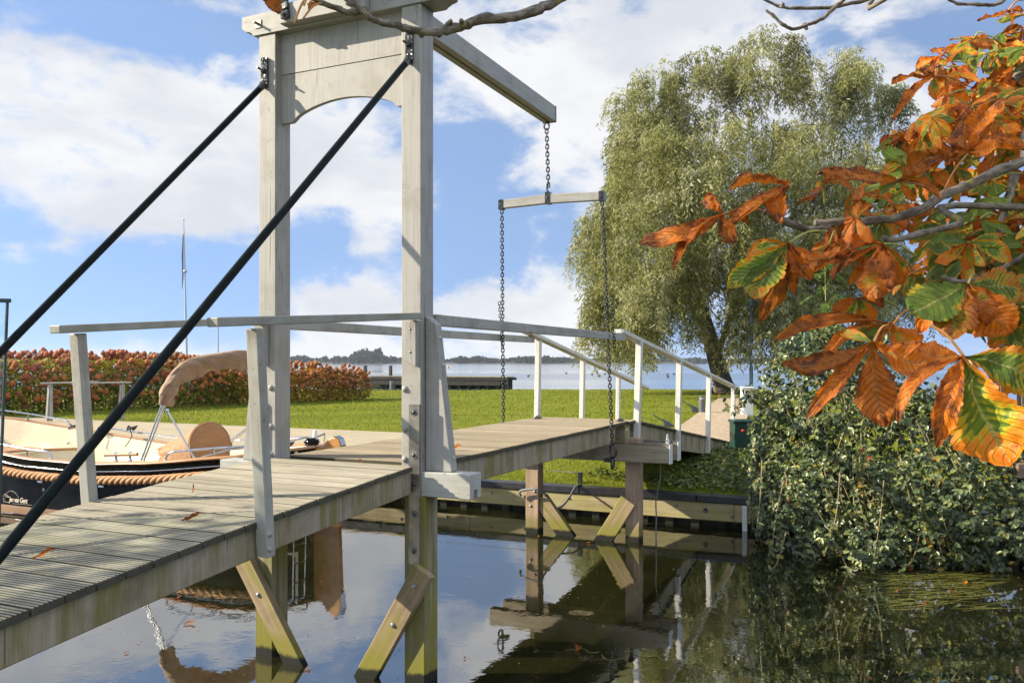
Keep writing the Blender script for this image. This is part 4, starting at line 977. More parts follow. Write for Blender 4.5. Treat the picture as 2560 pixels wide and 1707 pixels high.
    b=MB(); b.add(vs,fs,gs); stuff(b.build('flower_heads',MT['flower'],t,smooth=80))
build_hedge()
# ---------------------------------------------------------------- bramble thicket on the right bank
BE=[((4.15,11.3,1.12),(.86,1.2,1.55)),((4.95,10.7,.55),(1.55,1.6,1.32)),((5.75,10.4,.35),(1.5,1.5,1.1)),((3.78,10.55,.45),(.78,.9,.95)),((4.5,10.2,.25),(1.0,1.0,.9)),((7.0,11.2,.4),(1.6,1.6,1.2)),((3.62,11.2,1.05),(.45,.6,1.0))]
def build_bramble():
    t=thing('bramble_bush','dense dark green bramble thicket spilling over the quay into the water','bush',cam2w(4.7,11,.3))
    bag=LeafBag(); E=np.array([e[0] for e in BE]); Rr=np.array([e[1] for e in BE])
    def towld(Q): return np.stack([CU+CT*Q[:,1]+ST*Q[:,0],CV+ST*Q[:,1]-CT*Q[:,0],Q[:,2]],1)
    def inside(Q,k,sc):
        r=np.zeros(len(Q),bool)
        for j in range(len(E)):
            if j!=k: r|=(np.sum(((Q-E[j])/(Rr[j]*sc))**2,axis=1)<1)
        return r
    for k,(c,r) in enumerate(BE):
        area=r[0]*r[2]+r[1]*r[2]+r[0]*r[1]; n=int(area*1750)
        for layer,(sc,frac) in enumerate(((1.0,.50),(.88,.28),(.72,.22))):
            m=int(n*frac); d=rndsph(m); d=d[d[:,1]<.45]; m=len(d)
            lump=np.array([1+.20*mnoise.noise(V((a[0]*2.6+k*9,a[1]*2.6,a[2]*2.6)))+.11*mnoise.noise(V((a[0]*7+k*9,a[1]*7,a[2]*7))) for a in d])[:,None]
            Q=np.array(c)+d*np.array(r)*sc*lump*(1+RNG.normal(0,.025,(m,1)))
            gap=np.array([mnoise.noise(V((a[0]*2.1,a[1]*2.1,a[2]*2.6+5))) for a in Q]); keep=(Q[:,2]>.03)&(Q[:,2]<2.9)&((gap<(.14,.34,9)[layer])|(RNG.random(m)<.22))&~inside(Q,k,.86); Q=Q[keep]; d=d[keep]; m=len(Q)
            C=towld(Q); N=towld(Q+d)-C; N=nrm(N/np.array([1,1,1]))
            tone=RNG.random(m)
            for j,an in enumerate((0,1.15,-1.15)):
                dn=nrm(N*.55+rndsph(m)*.35+np.array([0,0,-.75])); nn=nrm(N*.75+np.array([0,0,.75])+rndsph(m)*.45); sd_=np.cross(dn,nn)
                dd=dn*math.cos(an)+sd_*math.sin(an)
                P,q,g=leaf_arrays(C+RNG.normal(0,.004,(m,3)),dd,nn,RNG.uniform(.038,.088,m),RNG.uniform(.030,.062,m),.16,.2,.42)
                g[:,0]=np.repeat(np.clip(tone*.9+.10*RNG.random(m),0,1)*(1 if layer==0 else .55),6); bag.add(P,q,g)  # inner layers take darker leaf colours, painted shade for the hollows
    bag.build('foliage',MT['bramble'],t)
    b=MB()
    stems=[[(2020,905),(2070,1000),(2130,1090),(2210,1190)],[(1985,930),(2010,1010),(2040,1090)],[(2100,960),(2150,1010),(2200,1060)],[(2290,1050),(2340,1160),(2380,1290),(2410,1400)],[(2330,1120),(2410,1260),(2440,1330)],[(2100,1180),(2090,1290),(2060,1390)],[(1960,1200),(1940,1290),(1930,1380)],[(2210,1200),(2200,1300),(2180,1420)],[(2040,1270),(2080,1340),(2120,1420),(2150,1450)],[(2520,1160),(2510,1210),(2515,1260)],[(1990,1080),(1960,1010),(1925,985)],[(2260,1010),(2290,985),(2340,965)],[(1950,1010),(1900,1030),(1875,1070)],[(2410,1380),(2480,1420),(2550,1440)],[(1905,1150),(1900,1250),(1890,1340)],[(2300,1330),(2280,1400),(2230,1440)],[(1930,905),(1980,880),(2030,885)],[(1965,1330),(1945,1400),(1925,1430)]]
    lv=[];dn=[]
    for _ in range(90):     # shoots trailing down over the face of the thicket
        k=random.choice((0,1,1,2,3,3,4,4,6)); c,r=BE[k]; a0=rr(-2.7,-.45); e0=rr(.1,1.0); n0=rr(.4,1.0); pts=[]
        for j in range(6):
            e=e0-n0*j/5; Q=(c[0]+r[0]*1.03*math.cos(a0+.05*j)*math.cos(e),c[1]+r[1]*1.06*math.sin(a0+.05*j)*math.cos(e),c[2]+r[2]*1.02*math.sin(e)+rr(-.02,.02))
            if Q[2]>.04: pts.append(cam2w(Q[0]+rr(-.03,.03),Q[1],Q[2]))
        if len(pts)>2: stems.append(pts)
    for _ in range(64):
        k=random.choice((0,0,0,1,1,2,3,4,6)); c,r=BE[k]; a=rndsph(1)[0]; a[1]=-abs(a[1])*.6; a[2]=abs(a[2]) if random.random()<.6 else a[2]*.5
        Q=np.array(c)+a*np.array(r)*.95
        if Q[2]<.15: continue
        p=cam2w(Q[0],Q[1],Q[2]); n_=(cam2w(Q[0]+a[0],Q[1]+a[1],Q[2]+a[2])-p).normalized(); L=rr(.3,.75)
        stems.append([p,p+n_*L*.45+V((rr(-.1,.1),rr(-.1,.1),L*.35)),p+n_*L*.8+V((rr(-.1,.1),rr(-.1,.1),L*.25)),p+n_*L+V((0,0,-L*.15))])
    for L in stems:
        d0=10.0 if (len(L[0])==3 or L[0][1]>1000) else 10.4; q=smooth_pts([(atd(e[0],e[1],d0-.55-.0006*(e[1]-900)) if len(e)==2 else e) for e in L],5); b.tube(q,list(np.linspace(.007,.003,len(q))),5)
        for i in range(3,len(q)):
            if random.random()<.75:
                for _ in range(3): lv.append(q[i]+V((rr(-.01,.01),rr(-.01,.01),rr(-.01,.01)))); dn.append((rr(-1,1),rr(-1,1),rr(-.9,.3)))
    stuff(b.build('stems',MT['stem'],t,smooth=70)); lv=np.array(lv); P,q,g=leaf_arrays(lv,np.array(dn),rndsph(len(lv))+np.array([-.5,.3,1]),RNG.uniform(.045,.085,len(lv)),RNG.uniform(.034,.06,len(lv)),.18,.2,.42); bag2=LeafBag(); bag2.add(P,q,g); bag2.build('foliage',MT['bramble'],t)
    # blossom and berry specks
build_bramble()
# low leafy growth on the bank under the ramp
def rg_ivy():
    u=QU+.1+5.2*random.random(); v=1.4-4.2*random.random()
    dn=mnoise.noise(V((u*1.3,v*1.3,7)))
    if v>.2 and dn<.05+.15*v: return None
    return (u,v,land_z(u,v)+.03+.05*random.random())
C=[p for p in (rg_ivy() for _ in range(9000)) if p]; C=np.array(C); n_=len(C)
P_,q_,g_=leaf_arrays(C,np.stack([RNG.normal(0,1,n_),RNG.normal(0,1,n_),RNG.normal(-.1,.3,n_)],1),rndsph(n_)*.5+np.array([0,0,1]),RNG.uniform(.05,.10,n_),RNG.uniform(.035,.06,n_),.15,.15,.42)
stuff(npmesh('ground_cover',P_,q_,g_,MT['ivy']),'low leafy ground cover on the bank below the bridge ramp','ground cover')
# ---------------------------------------------------------------- ash sapling behind the bramble
def build_sapling():
    t=thing('ash_sapling','young bright green sapling with feathery leaves rising behind the bramble','sapling',atz(2065,1010,.6)); d0=13.2
    b=MB(); st=smooth_pts([atd(2068,1000,d0),atd(2066,850,d0),atd(2064,740,d0),atd(2062,640,d0)],4); b.tube(st,list(np.linspace(.014,.004,len(st))),6)
    bag=LeafBag()
    for k in range(15):
        f=.30+.70*k/14; i=min(len(st)-1,int(f*(len(st)-1))); p=st[i]; a=k*2.4; L=rr(.42,.62)*(1.05-.5*f); q=p+V((math.cos(a)*L*.85,math.sin(a)*L*.85,L*.42)); mid=(p+q)/2+V((0,0,.08)); e=q-V((0,0,L*.22)); R_=smooth_pts([p,mid,e],6); b.tube(R_,.003,4)
        for j in range(2,len(R_)):
            tg=(R_[j]-R_[j-1]).normalized(); sdv=tg.cross(V((0,0,1))).normalized()
            for s_ in (-1,1):
                c=np.array([R_[j]]); P,q_,g=leaf_arrays(c,np.array([sdv*s_*.9+tg*.45-V((0,0,.15))]),np.array([(rr(-.2,.2),rr(-.2,.2),1)]),L*.27,L*.095,.15,.15,.42); bag.add(P,q_,g)
    b.build('stem',MT['greenstem'],t,smooth=70); bag.build('foliage',MT['ash'],t)
build_sapling()
# ---------------------------------------------------------------- horse chestnut reaching in from the right
def chestnutmat():
    m=M_('chestnut_leaf'); g=m.xyz(m.attr('gc')); e=m.xyz(m.attr('lf')); t,s,r=g[0],g[1],g[2]; br,rn=e[0],e[1]
    o=m.objc(); as_=m.math('ABSOLUTE',s)
    n=m.noise(o,42,5,.6); nl=m.noise(o,13,3,.5)
    ph=m.math('SUBTRACT',m.math('MULTIPLY',t,13.0),m.math('MULTIPLY',as_,2.6))
    vein=m.math('ABSOLUTE',m.math('SUBTRACT',m.math('FRACT',ph),.5)); vl=m.ramp(vein,.0,.09,1,0)
    between=m.ramp(vein,.1,.5,0,1)
    edge=m.math('MAXIMUM',as_,m.math('SUBTRACT',m.math('MULTIPLY',t,1.25),.27))
    q=m.math('ADD',m.math('ADD',m.math('MULTIPLY',edge,.62),m.math('MULTIPLY',m.math('SUBTRACT',n,.5),.75)),m.math('MULTIPLY',m.math('SUBTRACT',nl,.5),.9))
    q=m.math('ADD',m.math('ADD',q,m.math('MULTIPLY',between,.10)),m.math('SUBTRACT',m.math('MULTIPLY',br,1.25),.72))
    green=m.mix(nl,(.09,.15,.014),(.20,.28,.028)); green=m.mix(m.math('MULTIPLY',vl,.45),green,(.20,.26,.07))
    c=m.mix(m.ramp(q,.12,.24),green,(.50,.42,.02)); c=m.mix(m.ramp(q,.22,.34),c,(.66,.25,.014))
    brown=m.mix(m.noise(o,24,4),(.88,.27,.016),(.60,.14,.013)); c=m.mix(m.ramp(q,.32,.52),c,brown)
    c=m.mix(m.math('MULTIPLY',m.ramp(q,.75,1.05),m.ramp(n,.4,.6,.2,.9)),c,(.14,.045,.018))
    c=m.mix(m.math('MULTIPLY',vl,m.math('MULTIPLY',m.ramp(q,.3,.5),.38)),c,(.22,.06,.012)); c=m.mix(m.math('MULTIPLY',m.ramp(m.noise(o,30,5,.65),.55,.7),m.math('MULTIPLY',m.ramp(q,.35,.6),.75)),c,(.20,.045,.012))
    mid=m.ramp(as_,.03,.06,1,0); c=m.mix(mid,c,m.mix(m.ramp(q,.2,.6),(.36,.36,.10),(.48,.21,.05)))
    c=m.n('HueSaturation',{'Color':c,'Value':m.ramp(rn,0,1,.62,1.3,False)}).outputs[0]
    h=m.math('ADD',m.math('MULTIPLY',vl,-1.0),m.math('MULTIPLY',n,1.2))
    b=m.bsdf(c,.45,m.bump(h,.8,.006),Specular_IOR_Level=.4); tr=m.n('BsdfTranslucent',{'Color':c})
    return m.done(m.n('MixShader',{0:.42,1:b.outputs[0],2:tr.outputs[0]}))
MT['chestnut']=chestnutmat()
class Leaflets:
    def __init__(s): s.v=[];s.f=[];s.g=[];s.e=[]
    def add(s,p0,p1,wd,brown,nrm_,NT=18,NS=4,curl=None,cup=None,seed=None,flat=1.0):
        """one leaflet from p0 to p1, total width wd, normal about nrm_"""
        p0,p1=V(p0),V(p1); ax=p1-p0; L=ax.length; ax.normalize(); n=V(nrm_); n=(n-ax*n.dot(ax)).normalized(); sd_=ax.cross(n); sh=random.random()*50 if seed is None else seed
        br_=brown; curl=(rr(-.10,.05)+(-.18*br_ if br_>.5 else 0)*rr(.2,1)) if curl is None else curl
        cup=rr(.05,.30)+(.7*rr(-.25,1.0)*max(0,br_-.4)) if cup is None else cup
        b0=len(s.v); M=2*NS+1; rn=random.random(); tw=rr(-.5,.5)*(.6+1.2*br_)*flat; hook=rr(-1.1,.8)*max(0,br_-.35); bend=rr(-.16,.16)*(.4+br_)*L
        for i in range(NT+1):
            t=i/NT; prof=(math.sin(math.pi*min(1,max(0,t))**1.55)**.72 if 0<t<1 else 0.0); prof=max(prof,.03 if t<.9 else 0)*(1 if t<.97 else .55)
            for j in range(M):
                sg=(j-NS)/NS; a=abs(sg); ser=1+(.05*((i%2)*2-1)+.22*mnoise.noise(V((t*8+sh,sg*2,1)))*(.25+br_)) if a>.99 else 1.0
                w_=wd*.5*prof*ser; ang=cup*a*1.5+tw*sg*t+.18*br_*mnoise.noise(V((t*5+sh,sg*3,2)))*2
                y=sg*w_*math.cos(min(1.5,abs(ang)*.9)); z=abs(w_*sg)*math.sin(ang)
                vein=math.sin((t*6.5-a*1.3)*2*math.pi)*.022*wd*min(1,a*3)
                wav=.085*wd*mnoise.noise(V((t*5+sh,sg*2.0+sh,0)))*(.4+2.4*br_)+.04*wd*mnoise.noise(V((t*13+sh,sg*4+sh,5)))*br_*2
                lift=4*curl*L*t*t*.5+hook*L*max(0,t-.6)**2*2.2
                s.v.append(p0+ax*(L*t*(1-.15*abs(curl)))+sd_*(y+bend*math.sin(math.pi*t))+n*(z+vein+wav+lift)); s.g.append((t,sg,rn)); s.e.append((br_,rn,0))
        for i in range(NT):
            for j in range(M-1):
                a=b0+i*M+j; s.f.append((a,a+M,a+M+1,a+1))
    def build(s,name,parent):
        b=MB(); b.add(s.v,s.f,s.g); o=b.build(name,MT['chestnut'],parent,smooth=180)
        at=o.data.attributes.new('lf','FLOAT_VECTOR','POINT'); at.data.foreach_set('vector',np.array(s.e,dtype=np.float32).ravel()); return o
def build_chestnut():
    tb=cam2w(3.9,2.4,.55); t=thing('chestnut_tree','horse chestnut with orange and green autumn leaves reaching in from the right','tree',tb)
    toc=V((-CT,-ST,0))
    b=MB(); tp=[tb,tb+V((0,0,1.2)),tb+V((.05,.0,2.6)),tb+V((.0,.1,4.2)),tb+V((-.1,.2,6.5))]; q=smooth_pts(tp,4); b.tube(q,list(np.linspace(.26,.12,len(q))),14); b.build('trunk',MT['bark'],t,smooth=70)
    def limb(pts,r0,r1,tail=(),knob=True):
        P=[atd(*p) for p in pts]+[V(x) for x in tail]; q=smooth_pts(P,5); rad=list(np.linspace(r0,r1,len(q)))
        if knob: rad=[x*(1+.55*max(0,mnoise.noise(V((i*1.3,r0*99,0))))-.12*max(0,-mnoise.noise(V((i*.7,r0*50,4))))) for i,x in enumerate(rad)]; q=[p+V((rr(-1,1),rr(-1,1),rr(-1,1)))*x*.22 for p,x in zip(q,rad)]
        b=MB(); b.tube(q,rad,10); return b.build('limb',MT['bark'],t,smooth=70)
    T1=tb+V((0,0,2.0)); T2=tb+V((0,.1,3.4)); T3=tb+V((0,.15,4.6))
    limb([(2036,557,2.1),(2184,552,2.1),(2279,535,2.1),(2357,489,2.12),(2440,454,2.15),(2560,402,2.2)],.0085,.0155,[atd(2800,330,2.3),T1])
    limb([(1912,524,2.0),(1924,535,2.0),(1945,547,2.02),(1976,558,2.04),(2012,573,2.08),(2045,574,2.1),(2080,560,2.1)],.0085,.0085)
    limb([(2205,595,2.15),(2235,600,2.17),(2284,590,2.2),(2400,560,2.3),(2560,520,2.4)],.006,.010,[T1-V((0,0,.1))])
    limb([(2537,440,2.5),(2520,500,2.45),(2500,560,2.4),(2470,660,2.35),(2430,720,2.2)],.012,.006)
    limb([(2355,690,2.1),(2385,702,2.1),(2425,702,2.1),(2470,690,2.15),(2560,640,2.3)],.005,.007)
    limb([(2540,200,3.0),(2560,180,3.0),(2700,120,3.0)],.012,.02,[T2])
    limb([(855,-12,2.55),(882,8,2.55),(905,27,2.55),(930,48,2.56),(960,58,2.56),(990,64,2.58),(1020,74,2.58),(1050,79,2.6),(1085,82,2.6),(1105,78,2.62),(1160,66,2.64),(1188,54,2.65),(1270,42,2.7),(1335,28,2.75),(1400,-4,2.8),(1700,-160,2.9)],.0075,.018,[T3])
    limb([(770,-12,2.5),(800,6,2.5),(850,25,2.53),(880,33,2.55),(910,30,2.56)],.0075,.0085)
    limb([(1905,-3,3.4),(1955,18,3.4),(1990,21,3.4),(2060,21,3.4),(2120,10,3.4),(2180,-6,3.4),(2350,-90,3.2)],.0046,.010,[T3])
    limb([(1915,26,3.3),(1935,42,3.3),(1957,62,3.3),(1985,73,3.3),(2020,62,3.3),(2050,50,3.3),(2085,22,3.3),(2115,-6,3.3),(2300,-160,3.1)],.0046,.010,[T3-V((0,0,.2))])
    limb([(2370,1,3.2),(2400,10,3.2),(2440,12,3.2),(2480,13,3.2),(2505,6,3.2),(2520,-8,3.2),(2640,-70,3.0)],.0045,.009,[T2])
    for p,q_ in (((1120,64),(1128,52)),((1060,80),(1052,92)),((1158,62),(1152,50)),((2010,62),(2017,74)),((1955,18),(1958,8))):
        bb=MB(); bb.tube([atd(*p,2.62 if p[0]<1500 else 3.33),atd(*q_,2.60 if p[0]<1500 else 3.32)],[.012,.006],6); bb.build('bud',MT['bark'],t,smooth=70)
    def stalk(a,b_,m_=None,r=.0025,orange=False):
        a,b_=V(a),V(b_); mid=(a+b_)/2+V((0,0,.012)); q=MB(); q.tube(smooth_pts([a,mid,b_],4),list(np.linspace(r*1.2,r,9)),6); q.build('leafstalk',MT['orangestem' if orange else 'greenstem'],t,smooth=70)
    HERO=[ # hub, depth, [(tip x, tip y, width px, brown, depth offset)]
     ((1806,538),1.95,[(1608,574,60,.97,-.05),(1668,590,40,.97,-.09),(1752,484,46,.97,.03),(1826,597,46,.95,-.05),(1872,563,30,.95,.02)],(1908,527)),
     ((1972,462),1.95,[(1828,452,56,.97,-.03),(1832,497,44,.97,-.06),(1938,524,60,.92,-.07),(1902,528,30,.97,0.03)],(1918,522)),
     ((2058,459),2.0,[(1988,494,26,.85,-.03),(2072,412,40,.93,.02),(2138,452,34,.70,-.03),(2035,470,20,.6,.02)],(2062,508)),
     ((2250,454),2.05,[(2080,398,66,.93,-.05),(2332,378,62,.92,-.06),(2348,489,26,.85,-.06),(2292,506,26,.85,.0),(2190,486,30,.35,.05)],(2352,496)),
     ((2422,383),2.05,[(2470,238,70,.93,-.06),(2546,322,66,.95,-.08),(2395,270,60,.93,.05),(2478,345,40,.9,-.1),(2360,400,56,.97,.06)],(2352,493)),
     ((1972,608),1.95,[(1817,708,66,.42,-.02),(1880,738,80,.28,-.07),(1876,762,44,.9,-.02),(1966,722,44,.9,-.04),(2028,682,44,.97,-.06),(2090,628,40,.97,-.02),(1862,640,42,.5,.03)],(2068,578)),
     ((2208,610),2.05,[(2186,746,84,.62,-.06),(2142,672,46,.55,.03),(2108,702,34,.62,.05),(2074,668,36,.93,.03),(2224,716,40,.93,-.10),(2256,716,46,.5,-.0),(2062,612,42,.93,.02)],(2290,640)),
     ((2420,711),1.85,[(2280,778,98,.20,-.05),(2290,826,58,.62,.02),(2374,838,80,.58,-.08),(2470,800,60,.75,-.05),(2562,718,80,.45,.0),(2534,832,88,.72,-.05),(2440,842,90,.30,.06)],(2440,690)),
     ((2184,857),1.8,[(1953,908,46,.93,-.02),(2000,966,48,.92,-.05),(2214,1070,80,.78,-.05),(2350,900,78,.78,-.03),(2100,832,30,.4,.08)],(2222,812)),
     ((2410,892),1.62,[(2236,1010,46,.86,-.03),(2326,1062,64,.93,-.06),(2524,1168,150,.46,-.06),(2610,965,90,.40,-.03),(2290,866,60,.7,.05)],(2322,812)),
     ((2232,812),2.0,[(1938,846,46,.93,-.03),(2052,864,44,.72,-.05),(2136,850,38,.15,.0),(2180,835,30,.93,-.02),(2292,856,62,.70,-.06),(2240,868,46,.3,.03)],(2290,770)),
     ((2418,606),1.95,[(2358,598,34,.25,-.02),(2540,640,46,.42,-.03),(2388,634,30,.72,.02),(2412,682,34,.6,.03),(2500,596,38,.35,.0),(2330,650,32,.6,.04)],(2455,640)),
     ((2335,190),2.9,[(2230,210,32,.95,-.05),(2246,232,24,.93,-.1),(2334,242,26,.55,-.02),(2370,200,30,.7,.05),(2330,142,36,.93,.03),(2300,160,24,.95,.03)],(2420,215)),
     ((2370,238),2.8,[(2376,276,24,.5,-.05),(2340,235,26,.6,.02),(2430,262,34,.7,.0),(2420,232,30,.8,.05)],(2440,230)),
     ((2520,28),2.7,[(2446,38,26,.95,-.05),(2562,18,24,.9,0),(2540,55,22,.9,.03)],(2560,0)),
     ((2150,745),2.1,[(2082,790,40,.8,-.02),(2190,800,44,.55,0),(2120,800,36,.3,.02),(2210,765,40,.93,-.03)],(2250,770))]
    for hub,d,LT,pet in HERO:
        H=atd(*hub,d); lf=Leaflets()
        for tx,ty,wpx,br_,dd in LT:
            tp_=atd(tx,ty,d+dd); n=(toc*.8+sd*.75+V((rr(-.45,.45),rr(-.45,.45),rr(-.1,.5)))).normalized(); wd=wpx*d/F*1.15
            lf.add(H,tp_,wd*(1.12 if wpx>=72 else 1),br_,n,NT=26,NS=6,**({'cup':.06,'curl':-.03,'flat':.35} if wpx>=72 else {}))
        lf.build('leaf',t); stalk(H,atd(*pet,d+.04),orange=LT[0][3]>.85)
    fill=Leaflets()
    def inpoly(x,y,P):
        r=False; j=len(P)-1
        for i in range(len(P)):
            if (P[i][1]>y)!=(P[j][1]>y) and x<(P[j][0]-P[i][0])*(y-P[i][1])/(P[j][1]-P[i][1])+P[i][0]: r=not r
            j=i
        return r
    REG=[([(2330,150),(2440,70),(2600,20),(2640,20),(2640,340),(2440,330),(2380,250)],84,(2.9,4.0),(.2,.98),.125),
         ([(2200,330),(2300,300),(2400,250),(2640,250),(2640,500),(2420,440),(2260,430)],66,(2.5,3.3),(.25,.98),.125),
         ([(2130,470),(2300,420),(2640,420),(2640,640),(2330,650),(2160,560)],74,(2.4,3.2),(.05,.8),.12),
         ([(2290,600),(2640,560),(2640,760),(2500,740),(2330,740),(2270,680)],32,(2.2,2.9),(.1,.75),.12),
         ([(2440,740),(2640,690),(2640,900),(2560,880)],13,(1.9,2.4),(.15,.6),.14),
         ([(2330,560),(2640,520),(2640,800),(2430,800)],34,(2.3,3.0),(.05,.55),.13),
         ([(2000,570),(2160,540),(2200,640),(2080,660)],5,(2.05,2.2),(.6,1),.11),
         ([(2600,150),(3200,100),(3300,900),(2650,900)],30,(2.0,3.2),(.2,.95),.16)]
    for P,n,(d0,d1),(b0,b1),L0 in REG:
        xs=[p[0] for p in P]; ys=[p[1] for p in P]; k=0
        while k<n:
            x,y=rr(min(xs),max(xs)),rr(min(ys),max(ys))
            if not inpoly(x,y,P): continue
            k+=1; d=rr(d0,d1); H=atd(x,y,d); base=rr(b0,b1); m=random.choice((4,5,5,6)); tilt=rr(-.5,.5); droop=rr(.1,.8); a0=rr(0,6.28)
            n_=(toc*rr(.1,.8)+sd*rr(.1,.9)+V((rr(-.5,.5),rr(-.5,.5),rr(.1,.8)))).normalized(); q1=n_.orthogonal().normalized(); q2=n_.cross(q1)
            for j in range(m):
                a=a0+j*(4.8/m)+rr(-.15,.15); L=L0*rr(.6,1.05)*(1-.25*abs(j-(m-1)/2)/m*2); dr=(q1*math.cos(a)+q2*math.sin(a)-n_*droop*.8-V((0,0,.35*droop))).normalized()
                br_=min(1,max(0,base+rr(-.18,.18))); fill.add(H,H+dr*L,L*rr(.38,.52),br_,n_+dr*.3,NT=14,NS=4)
            stalk(H,H+V((rr(-.04,.04),rr(-.04,.04),rr(-.07,.05)))+atd(x+55,y+10,d)-atd(x,y,d),r=.0024,orange=base>.75)
    fill.build('foliage',t)
    # leaf remnants on the upper branch
    up=Leaflets(); H=atd(735,-28,2.5); up.add(atd(676,-40,2.5),atd(698,29,2.48),.05,.97,toc+V((.2,-.1,.3)),NT=14); up.add(atd(660,-50,2.5),atd(676,12,2.5),.04,.97,toc,NT=14); up.add(atd(800,8,2.5),atd(770,26,2.48),.015,.97,toc); up.build('foliage',t)
    for a,b_ in (((770,-10),(735,60)),((805,8),(758,47)),((800,6),(770,12)),((780,-12),(760,14))): stalk(atd(*a,2.5),atd(*b_,2.45),r=.003,orange=True)
    bb=MB(); bb.grid(lambda s,q_:atd(2034,491,1.98)+V((math.cos(6.283*q_)*math.sin(math.pi*s),math.sin(6.283*q_)*math.sin(math.pi*s),math.cos(math.pi*s)*1.2))*.0085,8,10); bb.build('conker',plain('conker_husk',(.16,.05,.02),.35),t,smooth=80)
build_chestnut()
# ---------------------------------------------------------------- fallen and floating leaves
def fallen(p,sz,label,rot=0,curlv=.3,up=V((0,0,1)),brown=.97):
    lf=Leaflets(); d=V((math.cos(rot),math.sin(rot),0)); lf.add(p-d*sz*.5+V((0,0,.006)),p+d*sz*.5+V((0,0,.006)),sz*.42,brown,up,NT=14,NS=4,curl=rr(.1,.25)*curlv,cup=rr(.3,.8)*curlv)
    b=MB(); b.add(lf.v,lf.f,lf.g); o=b.build('fallen_leaf',MT['chestnut'],None,smooth=180); at=o.data.attributes.new('lf','FLOAT_VECTOR','POINT'); at.data.foreach_set('vector',np.array(lf.e,dtype=np.float32).ravel())
    return tag(o,label,'leaf','fallen chestnut leaves')
def on_deck(px,py):
    p=atz(px,py,1.45)
    for _ in range(6): p=atz(px,py,(zr(p.x) if p.x<.1 else 1.519)+.004)
    return p
for (px,py,sz,rot,lb) in ((482,1232,.06,.6,'small crumpled brown leaf in the sunlit middle of the near deck'),(480,1300,.11,-.5,'flat brown leaf on the near deck left of the slanted rail post'),(110,1395,.10,-.5,'long thin brown leaf at the bottom left of the near deck'),(903,1158,.05,1,'tiny brown leaf on the deck just before the gantry'),(1137,1124,.11,-.9,'bright orange leaf on the lifting deck beside the raking board')):
    fallen(on_deck(px,py),sz,lb,rot,1.6 if sz<.07 else 1.0)
for (px,py,sz,rot,lb) in ((474,1559,.10,-.6,'dark red leaf with stalk floating in the sky reflection under the near deck'),(316,1632,.045,0,'small pale leaf floating far left near the bottom edge'),(801,1456,.05,1,'orange leaf floating beside the reflected rudder'),(768,1672,.06,-.4,'orange leaf floating at the foot of the brace under the near deck'),(447,1494,.05,0,'red leaf floating at the edge of the reflected sloop'),(1438,1623,.12,.3,'large bright orange leaf floating in the dark bridge reflection'),(1626,1528,.05,-.3,'small orange leaf floating right of the reflected pile'),(1662,1636,.05,-.8,'thin orange leaf floating near the bottom centre right'),(2276,1424,.09,-.5,'orange leaf floating just below the bramble bush'),(2413,1458,.10,.2,'brightest orange leaf among the floating weed'),(2384,1480,.08,1.2,'pale orange leaf below the brightest leaf in the weed'),(2307,1508,.08,-.7,'orange leaf at the lower edge of the floating weed'),(1777,1341,.06,-.7,'orange leaf floating near the foot of the right far pile'),(1470,1357,.07,-.6,'orange leaf floating between the two far braces'),(1955,1391,.06,-.5,'small orange leaf floating under the left end of the bramble'),(2190,1425,.05,-.3,'tiny orange leaf floating left of the weed patch'),(99,1289,.07,-.5,'orange leaf floating against the black sloop hull'),(1345,1342,.05,.4,'orange leaf touching the foot of the left far pile'),(2240,1480,.06,-.6,'thin orange leaf at the left of the floating weed'),(1160,1645,.04,.2,'small brown leaf floating right of the near pile')):
    fallen(atz(px,py,.004),sz,lb,rot,.35)
def rg_weed():
    b=MB()
    for _ in range(150):
        x,y=rr(2150,2440),rr(1425,1525); p=atz(x,y,.003); a=rr(-.5,.5)-.5; L=rr(.1,.4); pts=[p+V((math.cos(a)*L*k/4+rr(-.02,.02),math.sin(a)*L*k/4*rr(.6,1)-L*k/5,rr(-.003,.010))) for k in range(5)]; b.tube(smooth_pts(pts,2),.0022,4,sy=.4)
    for (x,y) in ((1420,1622),(1500,1640),(1560,1632),(1620,1640)):
        p=atz(x,y,.003); pts=[p+V((rr(-.05,.05),-k*.06,rr(-.002,.006))) for k in range(5)]; b.tube(smooth_pts(pts,3),.003,4,sy=.5)
    o=b.build('water_weed',plain('weed_yellow_green',(.20,.19,.03),.5,0,.4),None,smooth=70); stuff(o,'yellow green weed floating on the canal below the bramble','water weed')
rg_weed()
# ---------------------------------------------------------------- glass wind screen at the left edge
def glassmat():
    m=M_('screen_glass'); tr=m.n('BsdfTransparent',{'Color':(.93,.97,.95)}); gl=m.n('BsdfGlossy',{'Color':(1,1,1),'Roughness':.02}); fr=m.n('Fresnel',{'IOR':1.45}).outputs[0]
    return m.done(m.n('MixShader',{0:m.math('MULTIPLY',fr,.8),1:tr.outputs[0],2:gl.outputs[0]}))
t=thing('glass_screen','glass screen panel in a thin dark frame at the far left of the bridge ramp','screen',(-2.4,1.46,1.3))
b=MB(); b.prism([(-2.065,1.455,1.20),(-2.012,1.455,2.585),(-3.6,1.455,2.51),(-3.6,1.455,1.10)],(0,.010,0)); b.build('pane',glassmat(),t)
b=MB(); b.bar((-2.072,1.46,1.18),(-2.014,1.46,2.60),.014,.014,(0,1,0)); b.bar((-2.0,1.46,2.592),(-3.6,1.46,2.515),.03,.022); b.build('frame',plain('screen_frame',(.03,.05,.05),.35,.3),t,.003)
b=MB(); b.box(-2.16,-2.09,1.42,1.50,1.02,1.22,2); b.build('foot',MT['galv'],t,.004)
